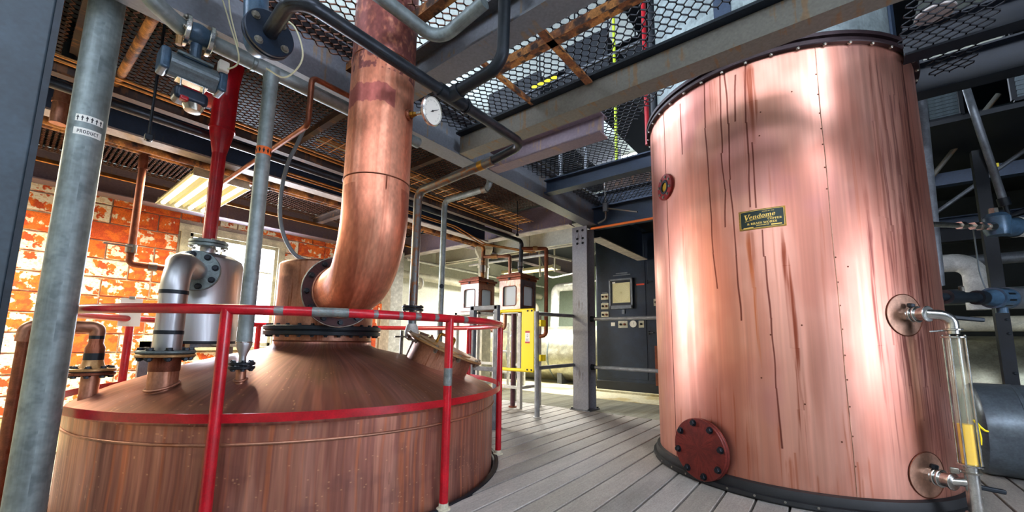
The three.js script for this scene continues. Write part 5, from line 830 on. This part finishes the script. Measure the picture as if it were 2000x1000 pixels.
{ // control panel
  const o = thing('control_panel', 'tall dark steel control panel with a round chart recorder and switches', 'control panel');
  const z = -6.277, x0 = -3.1, x1 = -1.75, X = (x0 + x1) / 2, W = x1 - x0;
  part(o, 'cabinet', rbx(W, 2.5, 0.55, X, 1.3, z - 0.275, 0.008), M.panel); part(o, 'plinth', rbx(W + 0.02, 0.14, 0.57, X, 0.1, z - 0.275, 0.006), M.panelDark); part(o, 'kerb', bx(W + 0.3, 0.03, 0.75, X, 0.015, z - 0.24), M.concrete);
  part(o, 'door', rbx(0.84, 2.2, 0.012, -2.66, 1.32, z + 0.004, 0.004), M.panel); part(o, 'door', rbx(0.4, 2.2, 0.012, -2.0, 1.32, z + 0.004, 0.004), M.panel);
  for (const y of [0.95, 1.75]) part(o, 'handle', merge([rbx(0.025, 0.06, 0.02, -2.21, y, z + 0.018, 0.004), rod([-2.21, y, z + 0.02], [-2.12, y, z + 0.045], 0.009, 0.009, 8)]), M.black);
  const rc = part(o, 'chart_recorder', merge([rbx(0.4, 0.5, 0.05, -2.63, 1.585, z + 0.03, 0.008)]), M.panelDark); part(rc, 'recorder_frame', merge([rbx(0.4, 0.03, 0.02, -2.63, 1.82, z + 0.06), rbx(0.4, 0.06, 0.02, -2.63, 1.365, z + 0.06), rbx(0.03, 0.5, 0.02, -2.815, 1.585, z + 0.06), rbx(0.03, 0.5, 0.02, -2.445, 1.585, z + 0.06)]), M.greyPaint);
  T.chart = canvasTex(256, 256, (g) => { g.fillStyle = '#d8cf9c'; g.fillRect(0, 0, 256, 256); g.fillStyle = '#e4dcae'; g.beginPath(); g.arc(128, 128, 116, 0, 7); g.fill(); g.strokeStyle = '#b9ad72'; g.lineWidth = 1.5; for (let r = 20; r < 116; r += 12) { g.beginPath(); g.arc(128, 128, r, 0, 7); g.stroke(); } for (let i = 0; i < 24; i++) { g.beginPath(); g.moveTo(128, 128); g.lineTo(128 + 114 * Math.cos(i * 0.2618), 128 + 114 * Math.sin(i * 0.2618)); g.stroke(); } });
  const ch = part(rc, 'chart_paper', new THREE.PlaneGeometry(0.3, 0.33), std({ map: T.chart, roughness: 0.6 })); ch.position.set(-2.625, 1.6, z + 0.057);
  part(rc, 'recorder_tag', rbx(0.05, 0.03, 0.004, -2.75, 1.77, z + 0.06, 0.001), M.paper);
  const sw = (x, y, w, h, n, m = M.cream) => { const p = part(o, 'switch_plate', rbx(w, h, 0.01, x, y, z + 0.014, 0.003), m); for (let i = 0; i < n; i++) put(p, 'switch_knob', merge([lathe([[0, 0], [0.018, 0], [0.015, 0.03], [0, 0.03]], [0, 0, 0], [0, 1, 0], 14, 0.4), bx(0.008, 0.012, 0.03, 0, 0.033)]), i ? M.copperDark : M.black, [x + (i - (n - 1) / 2) * 0.065, y, z + 0.018], [0, 0, 1]); };
  sw(-2.935, 1.555, 0.13, 0.1, 2); sw(-2.935, 1.395, 0.13, 0.1, 2); sw(-2.935, 1.25, 0.13, 0.1, 2); sw(-2.795, 1.09, 0.07, 0.06, 0, M.paper); sw(-2.625, 1.085, 0.16, 0.11, 2); sw(-2.32, 1.085, 0.085, 0.11, 1); sw(-2.08, 1.42, 0.07, 0.11, 1);
  const gz = part(o, 'gauge', lathe([[0, 0], [0.052, 0], [0.056, 0.015], [0.048, 0.018], [0.046, 0.012], [0, 0.012]], [-2.45, 1.09, z + 0.01], [0, 0, 1], 28, 0.4), M.paper); part(gz, 'gauge_needle', bx(0.004, 0.035, 0.002, -2.45, 1.1, z + 0.024), M.black);
  part(o, 'red_tag', rbx(0.13, 0.025, 0.004, -2.32, 1.72, z + 0.013, 0.001), std({ color: '#e2451c', roughness: 0.5 })); part(o, 'label_strip', rbx(0.2, 0.02, 0.004, -2.63, 1.93, z + 0.013, 0.001), M.greyPaint); part(o, 'label_strip', rbx(0.3, 0.016, 0.004, -2.63, 1.9, z + 0.013, 0.001), M.greyPaint);
  for (const y of [1.64, 1.48, 1.32]) part(o, 'label_strip', rbx(0.1, 0.014, 0.004, -2.935, y - 0.02, z + 0.013, 0.001), M.greyPaint);
  part(o, 'lock_switch', merge([rbx(0.05, 0.07, 0.02, -2.61, 1.29, z + 0.018, 0.004)]), M.greyPaint); part(o, 'rusty_conduit', rbx(0.07, 0.6, 0.03, -2.08, 0.45, z + 0.025, 0.004), M.copperDark); based(o);
}
{ // cream horizontal tank
  const o = thing('horizontal_tank', 'cream jacketed horizontal tank lying in the rear bay left of the control panel', 'tank');
  part(o, 'shell', lathe([[0, -1.45], [0.3, -1.42], [0.48, -1.3], [0.54, -1.15], [0.54, 1.15], [0.48, 1.3], [0.3, 1.42], [0, 1.45]], [-4.55, 0.56, -7.1], [1, 0, 0], 48, 0.5), M.jacket);
  part(o, 'band', ring([-4.3, 0.56, -7.1], [1, 0, 0], 0.53, 0.548, 0.03), M.galvFine); part(o, 'band', ring([-5.3, 0.56, -7.1], [1, 0, 0], 0.53, 0.548, 0.03), M.galvFine);
  for (const x of [-5.4, -4.1]) part(o, 'saddle', bx(0.1, 0.3, 0.8, x, 0.13, -7.1), M.greyPaint); part(o, 'nozzle', rod([-4.5, 1.05, -7.1], [-4.5, 1.22, -7.1], 0.05, 0.05, 20), M.cream); based(o);
}
pipe([[-4.2, 2.02, -7.8], [-4.87, 2.02, -7.8], [-4.9, 0.98, -7.8], [-4.2, 0.98, -7.8]], 0.095, M.white, 'fat white insulated pipe loop before the grey green wall', 0.13, (o) => part(o, 'foot', rod([-4.6, 0, -7.8], [-4.6, 0.9, -7.8], 0.04, 0.04, 12), M.white));
pipe([[-5.42, 1.1, -7.8], [-5.42, 1.66, -7.8], [-5.75, 1.66, -7.8], [-5.75, 0, -7.9]], 0.085, M.cream, 'cream insulated pipe elbow left of the white pipe loop', 0.14);
pipe([[-5.9, 1.95, -4.28], [-5.9, 1.95, -8.7]], 0.07, M.cream, 'long cream insulated pipe along the painted wall', 0.05, (o) => { for (const z of [-4.6, -6.2, -7.8]) part(o, 'hanger', ring([-5.9, 1.95, z], [0, 0, 1], 0.068, 0.082, 0.03), M.greyPaint); });
pipe([[-5.6, 2.16, -4.2], [-5.6, 2.16, -8.6]], 0.025, M.white, 'thin white pipe above the cream insulated pipe', 0.05);
pipe([[-4.9, 2.1, -5.0], [-3.3, 2.1, -5.0], [-3.2, 2.1, -5.6]], 0.02, M.white, 'white conduit crossing the rear bay behind the windowed boxes', 0.05, (o) => { for (const x of [-4.5, -3.6]) part(o, 'hanger', rod([x, 2.1, -5.0], [x, 2.62, -5.0], 0.005, 0.005, 8), M.boltBright); });
pipe([[-6.0, 2.2, -5.05], [-2.5, 2.2, -5.05]], 0.018, M.cream, 'cream conduit clipped under the pale painted beam', 0.05);
pipe([[-4.6, 2.6, -6.7], [-4.3, 2.02, -6.6], [-3.5, 2.1, -6.6], [-3.2, 2.6, -6.7]], 0.014, M.white, 'white cable drooping in the rear bay over the cream tank', 0.25, null, 'cable');
pipe([[-3.4, 2.6, -5.4], [-3.38, 1.9, -5.4]], 0.014, M.cream, 'short cream drop conduit behind the larger windowed box', 0.05);
pipe([[-3.7, 2.6, -5.4], [-3.68, 1.85, -5.42]], 0.014, M.cream, 'short cream drop conduit behind the gap between the windowed boxes', 0.05);
pipe([[-4.4, 2.0, -7.4], [-3.0, 2.06, -7.4], [-2.3, 2.06, -7.4]], 0.02, M.white, 'white conduit high on the rear bay before the green wall', 0.05, (o) => { for (const x of [-4.0, -2.8]) part(o, 'hanger', rod([x, 2.02, -7.4], [x, 2.62, -7.4], 0.005, 0.005, 8), M.boltBright); });
{ const o = thing('white_duct', 'cream duct with a sloped hood dropping behind the paler windowed box', 'duct'); const x = -4.22, z = -4.62;
  part(o, 'hood', lathe([[0.085, 2.06], [0.19, 2.2], [0.2, 2.3], [0, 2.31]], [x, 0, z], [0, 1, 0], 4, 0.3), M.cream); part(o, 'shaft', lathe([[0, 1.1], [0.08, 1.1], [0.08, 2.07]], [x, 0, z], [0, 1, 0], 24, 0.4), M.cream); part(o, 'joint_band', lathe([[0.08, 1.93], [0.092, 1.93], [0.092, 1.96], [0.08, 1.96]], [x, 0, z], [0, 1, 0], 24, 0.4), M.cream); part(o, 'foot', rbx(0.2, 1.1, 0.2, x, 0.55, z, 0.01), M.cream); based(o); }
{ const o = thing('hanging_ring', 'white ring hung on the long cream pipe by the painted wall', 'ring'); const c = [-5.78, 1.8, -4.62]; part(o, 'ring', sweep(circle([0, 0], 0.075, 0, 32).map((p) => V(c[0] + p.x, c[1] + p.z, c[2])), 0.035, 12, true), M.white); part(o, 'hook', sweep([V(c[0], c[1] + 0.07, c[2]), V(c[0] - 0.05, c[1] + 0.16, c[2])], 0.006, 8), M.black); based(o); }
one('pillar', rbx(0.24, 2.3, 0.24, -5.86, 1.15, -4.12, 0.008), M.white, 'white square pillar at the end of the brick wall', 'pillar', null, 'thing');
{ const o = thing('storage_rack', 'white slatted rack standing low before the painted wall', 'rack'); for (const x of [-5.0, -4.35]) for (const z of [-5.9, -5.45]) part(o, 'upright', rbx(0.04, 1.1, 0.04, x, 0.55, z, 0.004), M.white); for (const y of [0.25, 0.6, 0.95]) for (let i = 0; i < 4; i++) part(o, 'slat', rbx(0.68, 0.02, 0.09, -4.675, y, -5.87 + i * 0.13, 0.003), M.white); based(o); }

// ---------------------------------------------------------------- behind the tank, right side
const dark = M.navyDark;
{ const o = thing('steel_tank', 'grey painted horizontal steel tank lying behind the sight glass', 'tank');
  part(o, 'shell', lathe([[0, -0.02], [0.12, -0.016], [0.22, -0.004], [0.262, 0.008], [0.278, 0.022], [0.283, 0.045], [0.283, 2.0], [0, 2.02]], [0.69, 0.283, -4.02], [1, 0, 0], 64, 0.5), M.tankGrey); part(o, 'weld_band', ring([0.87, 0.283, -4.02], [1, 0, 0], 0.278, 0.286, 0.02), M.tankGrey); for (const x of [1.2, 2.3]) part(o, 'saddle', bx(0.08, 0.16, 0.42, x, 0.08, -4.02), M.tankGrey); based(o); }
{ const o = thing('jacketed_tank', 'shiny metal jacketed tank lying behind the grey steel tank', 'tank'); part(o, 'shell', lathe([[0, -0.05], [0.3, 0.0], [0.4, 0.08], [0.43, 0.16], [0.43, 2.3], [0, 2.34]], [0.45, 0.46, -5.1], [1, 0, 0], 56, 0.5), M.jacket); part(o, 'band', ring([1.35, 0.46, -5.1], [1, 0, 0], 0.42, 0.436, 0.03), M.galvFine); for (const x of [0.9, 2.3]) part(o, 'saddle', bx(0.1, 0.2, 0.6, x, 0.06, -5.1), M.greyPaint); part(o, 'yellow_tag', rbx(0.05, 0.004, 0.03, 0.86, 0.874, -4.96, 0.001), M.yellow); based(o); }
{ const o = thing('steel_angle_post', 'dark steel angle post standing before the insulated pipes by the tank', 'post', null, 'thing'); part(o, 'angle', triUV(extr([[-0.035, 0], [0.035, 0], [0.035, 0.008], [-0.027, 0.008], [-0.027, 0.06], [-0.035, 0.06]], 2.3).rotateX(-Math.PI / 2).translate(1.0, 0, -4.48)), dark); part(o, 'foot', bx(0.12, 0.01, 0.12, 1.0, 0.005, -4.5), dark); for (const y of [0.9, 1.0, 0.62]) put(o, 'bolt', bolt(0.01, 0.01), M.boltDark, [1.02, y, -4.48], [0, 0, 1]); based(o); }
pipe([[0.4, 1.235, -5.2], [3.1, 1.235, -5.2]], 0.07, M.galv, 'upper grey insulated pipe running behind the angle post', 0.05);
pipe([[0.4, 0.99, -5.0], [3.1, 0.99, -5.0]], 0.062, M.cream, 'lower cream insulated pipe running above the jacketed tank', 0.05);
pipe([[0.4, 1.58, -5.4], [3.1, 1.58, -5.4]], 0.05, M.greyPaint, 'third grey pipe from below, behind the upper transmitter', 0.05);
pipe([[0.5, 1.5, -4.9], [0.98, 1.5, -4.9], [0.98, 1.1, -4.9]], 0.075, M.white, 'fat white insulated elbow behind the transmitters', 0.12);
pipe([[0.585, 1.2, -3.8], [0.585, 1.28, -3.78], [0.62, 2.9, -3.78]], 0.038, M.greyPaint, 'grey pipe standing close behind the right edge of the copper tank', 0.04);
pipe([[1.0, 3.0, -4.6], [0.99, 2.62, -4.42], [1.09, 1.88, -4.5]], 0.023, M.greyPaint, 'thin grey pipe leaning down to the upper transmitter', 0.06, (o) => { sleeve(o, [1.088, 1.9, -4.498], [1.096, 1.84, -4.504], 0.033, M.black, 'cap'); sleeve(o, [1.094, 1.86, -4.502], [1.11, 1.74, -4.515], 0.014, M.black, 'nipple'); });
pipe([[0.8, 1.6, -3.9], [0.86, 1.3, -4.2], [0.9, 1.1, -4.2]], 0.004, M.rope, 'thin curled signal cable hanging below the upper transmitter', 0.2, null, 'cable');
{ // transmitters
  const a = thing('level_transmitter', 'blue instrument head with a white can on a steel tube above the sight glass', 'transmitter');
  const p = V(0.51, 1.5, -3.26), q = V(0.9, 1.56, -3.86), d = q.clone().sub(p).normalize(), at = (L) => p.clone().addScaledVector(d, L), L = p.distanceTo(q);
  part(a, 'tube', rod(at(-0.06), at(0.3), 0.016, 0.016, 16), M.polished); part(a, 'fittings', merge([rod(at(0.28), at(0.33), 0.024, 0.024, 6), rod(at(0.33), at(0.6), 0.012, 0.012, 12), rod(at(0.42), at(0.47), 0.024, 0.024, 6), rod(at(0.5), at(0.54), 0.026, 0.026, 6), rod(at(0.6), at(0.64), 0.02, 0.03, 16)]), M.polished);
  part(a, 'housing', lathe([[0, -0.06], [0.05, -0.055], [0.062, -0.02], [0.062, 0.06], [0.045, 0.085], [0, 0.085]], at(0.7), [0, 1, 0], 32, 0.5), M.blue); part(a, 'housing_barrel', rod(at(0.7), at(0.7).add(V(0.09, 0, -0.07)), 0.06, 0.06, 32), M.blue);
  const e = at(0.7).add(V(0.085, 0, -0.066)); part(a, 'can', lathe([[0.064, 0], [0.066, 0.012], [0.062, 0.02], [0.062, 0.2], [0, 0.21]], e, [0.79, 0, -0.61], 32, 0.4), M.white); part(a, 'cable_gland', rod(at(0.68).add(V(0, 0.075, 0)), at(0.68).add(V(0, 0.12, 0)), 0.024, 0.022, 6), M.boltBright); based(a);
  const b = thing('level_transmitter', 'blue and grey instrument on black fittings below the white can instrument', 'transmitter');
  const p2 = V(0.5, 1.075, -3.22), q2 = V(0.92, 1.1, -3.84), d2 = q2.clone().sub(p2).normalize(), bt = (s) => p2.clone().addScaledVector(d2, s);
  part(b, 'fitting', merge([rod(bt(-0.05), bt(0.06), 0.022, 0.022, 16), rod(bt(0.05), bt(0.18), 0.04, 0.04, 20), rod(bt(0.18), bt(0.36), 0.03, 0.03, 16), rod(bt(0.34), bt(0.4), 0.042, 0.042, 16)]), M.black); part(b, 'cone', rod(bt(0.4), bt(0.5), 0.032, 0.052, 24), M.blue);
  const bd = part(b, 'housing', rod(bt(0.5), bt(0.64), 0.062, 0.062, 32), M.blue); part(bd, 'vent_block', rod(bt(0.53), bt(0.6), 0.0635, 0.0635, 10), M.panelDark); part(b, 'can', rod(bt(0.64), bt(0.8), 0.066, 0.064, 32), M.greyPaint); part(b, 'cable_entry', rod(bt(0.58).add(V(0, -0.05, 0)), bt(0.58).add(V(0, -0.09, 0)), 0.026, 0.026, 16), M.blue); part(b, 'test_tee', rod(bt(0.22), bt(0.22).add(V(-0.01, 0.06, 0.03)), 0.012, 0.012, 8), M.boltBright); based(b);
}
// dim framing behind the tank
steel(section('I', 'x', 0.4, 3.1, -5.6, 1.8, 0.12, 0.16), dark, 'dark low cross beam behind the upper transmitter');
steel(section('I', 'x', 0.4, 3.1, -6.3, 2.1, 0.12, 0.1), M.navy, 'grey green cross beam behind the thin leaning pipe');
steel(section('C', 'x', 0.4, 3.1, -5.5, 2.34, 0.1, 0.12), M.navy, 'grey channel above the cross beam behind the tank right edge');
for (const [a, b, r, m, l] of [[[0.86, 2.05, -5.45], [1.5, 2.55, -5.45], 0.018, M.greyPaint, 'upper slanting grey brace behind the thin leaning pipe'], [[0.85, 2.36, -5.3], [1.35, 3.05, -5.3], 0.02, M.beamRust, 'stained brace slanting up to the louvred panels'], [[0.5, 1.7, -5.8], [3.0, 2.6, -5.8], 0.03, dark, 'dark brace rising behind the upper transmitter']]) one('brace', rod(a, b, r, r, 12), m, l, 'brace');
one('yellow_tape', rbx(0.1, 0.035, 0.004, 1.27, 2.44, -5.42, 0.001), M.yellow, 'scrap of yellow tape tied on the pipes behind the leaning pipe', 'tape');
for (const [x, y, z, w, h, l] of [[1.14, 3.38, -6.0, 0.26, 0.32, 'small ribbed pale louvre panel beyond the grating, right of the tank top'], [1.55, 3.1, -5.0, 0.4, 0.52, 'large ribbed grey louvre panel above the thin leaning pipe']]) { const o = thing('louvre_panel', l, 'louvre'); part(o, 'frame', merge([bx(w, 0.03, 0.03, x, y + h / 2, z), bx(w, 0.03, 0.03, x, y - h / 2, z), bx(0.03, h, 0.03, x - w / 2, y, z), bx(0.03, h, 0.03, x + w / 2, y, z)]), dark); for (const s of [-1, 1]) part(o, 'hanger', bx(0.02, 3.7 - y - h / 2, 0.02, x + s * w * 0.4, (3.7 + y + h / 2) / 2, z), dark); const n = Math.round(h / 0.04); for (let i = 0; i < n; i++) { const s = part(o, 'slat', bx(w - 0.04, 0.034, 0.006, 0, 0, 0), M.blueGrey); s.position.set(x, y - h / 2 + (i + 0.5) * h / n, z); s.rotation.x = 0.4; } based(o); }
one('round_lid', disc([0.53, 2.436, -2.7], [0, 1, 0], 0.075, 0.012, 32), M.paleSteel, 'pale round lid lying on the dark grating past the tank top', 'lid');
one('yellow_tie', merge([sweep(pathPts([[0.5, 0.46, -2.8], [0.512, 0.44, -2.81], [0.525, 0.425, -2.81], [0.535, 0.422, -2.82]], 0.01), 0.0045, 8), sweep(pathPts([[0.49, 0.47, -2.79], [0.505, 0.45, -2.81], [0.51, 0.39, -2.81], [0.507, 0.36, -2.81]], 0.01), 0.004, 8)]), M.yellow, 'twisted yellow tie on the lower end of the sight glass', 'tie');
// upper floor seen through the gratings
{ const o = thing('yellow_sign', 'yellow warning strip seen through the bright hexagon grating', 'sign'); part(o, 'strip', rbx(0.33, 0.045, 0.006, -2.27, 3.62, -3.4, 0.001), M.yellow); part(o, 'bracket', rbx(1.4, 0.03, 0.03, -1.9, 3.6, -3.42, 0.004), M.greyPaint); based(o); }
{ const o = thing('electrical_cabinet', 'grey cabinet on the upper floor seen through the bright grating', 'cabinet'); part(o, 'box', rbx(0.36, 0.44, 0.2, -1.97, 3.19, -3.5, 0.01), M.greyPaint); for (const s of [-1, 1]) part(o, 'leg', bx(0.03, 0.53, 0.03, -1.97 + s * 0.15, 2.71, -3.5), M.greyPaint); part(o, 'door', rbx(0.32, 0.4, 0.012, -1.97, 3.19, -3.395, 0.004), M.greyPaint); part(o, 'handle', rbx(0.02, 0.06, 0.02, -1.83, 3.19, -3.385, 0.004), M.black); based(o); }
pipe([[-1.46, 2.5, -3.42], [-1.46, 4.2, -3.42]], 0.014, std({ color: '#b9cf2a', roughness: 0.5 }), 'lime green upright pipe on the upper floor beyond the grating', 0.03);
pipe([[-1.12, 2.5, -3.3], [-1.12, 4.4, -3.3]], 0.02, M.red, 'red upright pipe on the upper floor left of the tank upper shell', 0.03);
pipe([[-1.02, 2.46, -3.2], [-1.02, 4.4, -3.2]], 0.03, dark, 'dark upright pipe on the upper floor hugging the tank upper shell', 0.03);
for (const [x, y, w, h, l] of [[-2.85, 3.62, 0.75, 0.62, 'wide'], [-1.86, 3.84, 0.46, 0.42, 'narrow']]) { const o = thing('air_duct', l + ' dark air duct on the upper floor seen through the bright grating', 'duct'); part(o, 'casing', rbx(w, h, 2.4, x, y, -4.8, 0.01), dark); for (const s of [-1, 1]) part(o, 'hanger', rod([x + s * w * 0.4, y + h / 2, -4.6], [x + s * w * 0.4, 5.7, -4.6], 0.012, 0.012, 8), dark); part(o, 'end_flange', rbx(w + 0.06, h + 0.06, 0.03, x, y, -3.6, 0.004), dark); based(o); }
steel(section('I', 'x', -3.4, 1.5, -4.3, 4.12, 0.15, 0.25), dark, 'dark beam on the upper floor seen through the bright grating');
steel(section('I', 'z', -8, 1.0, -1.4, 4.3, 0.15, 0.25), dark, 'dark roof beam high over the tank upper shell');

scene.traverse((o) => { if (o.isLight) o.castShadow = true; });
renderer.render(scene, camera);
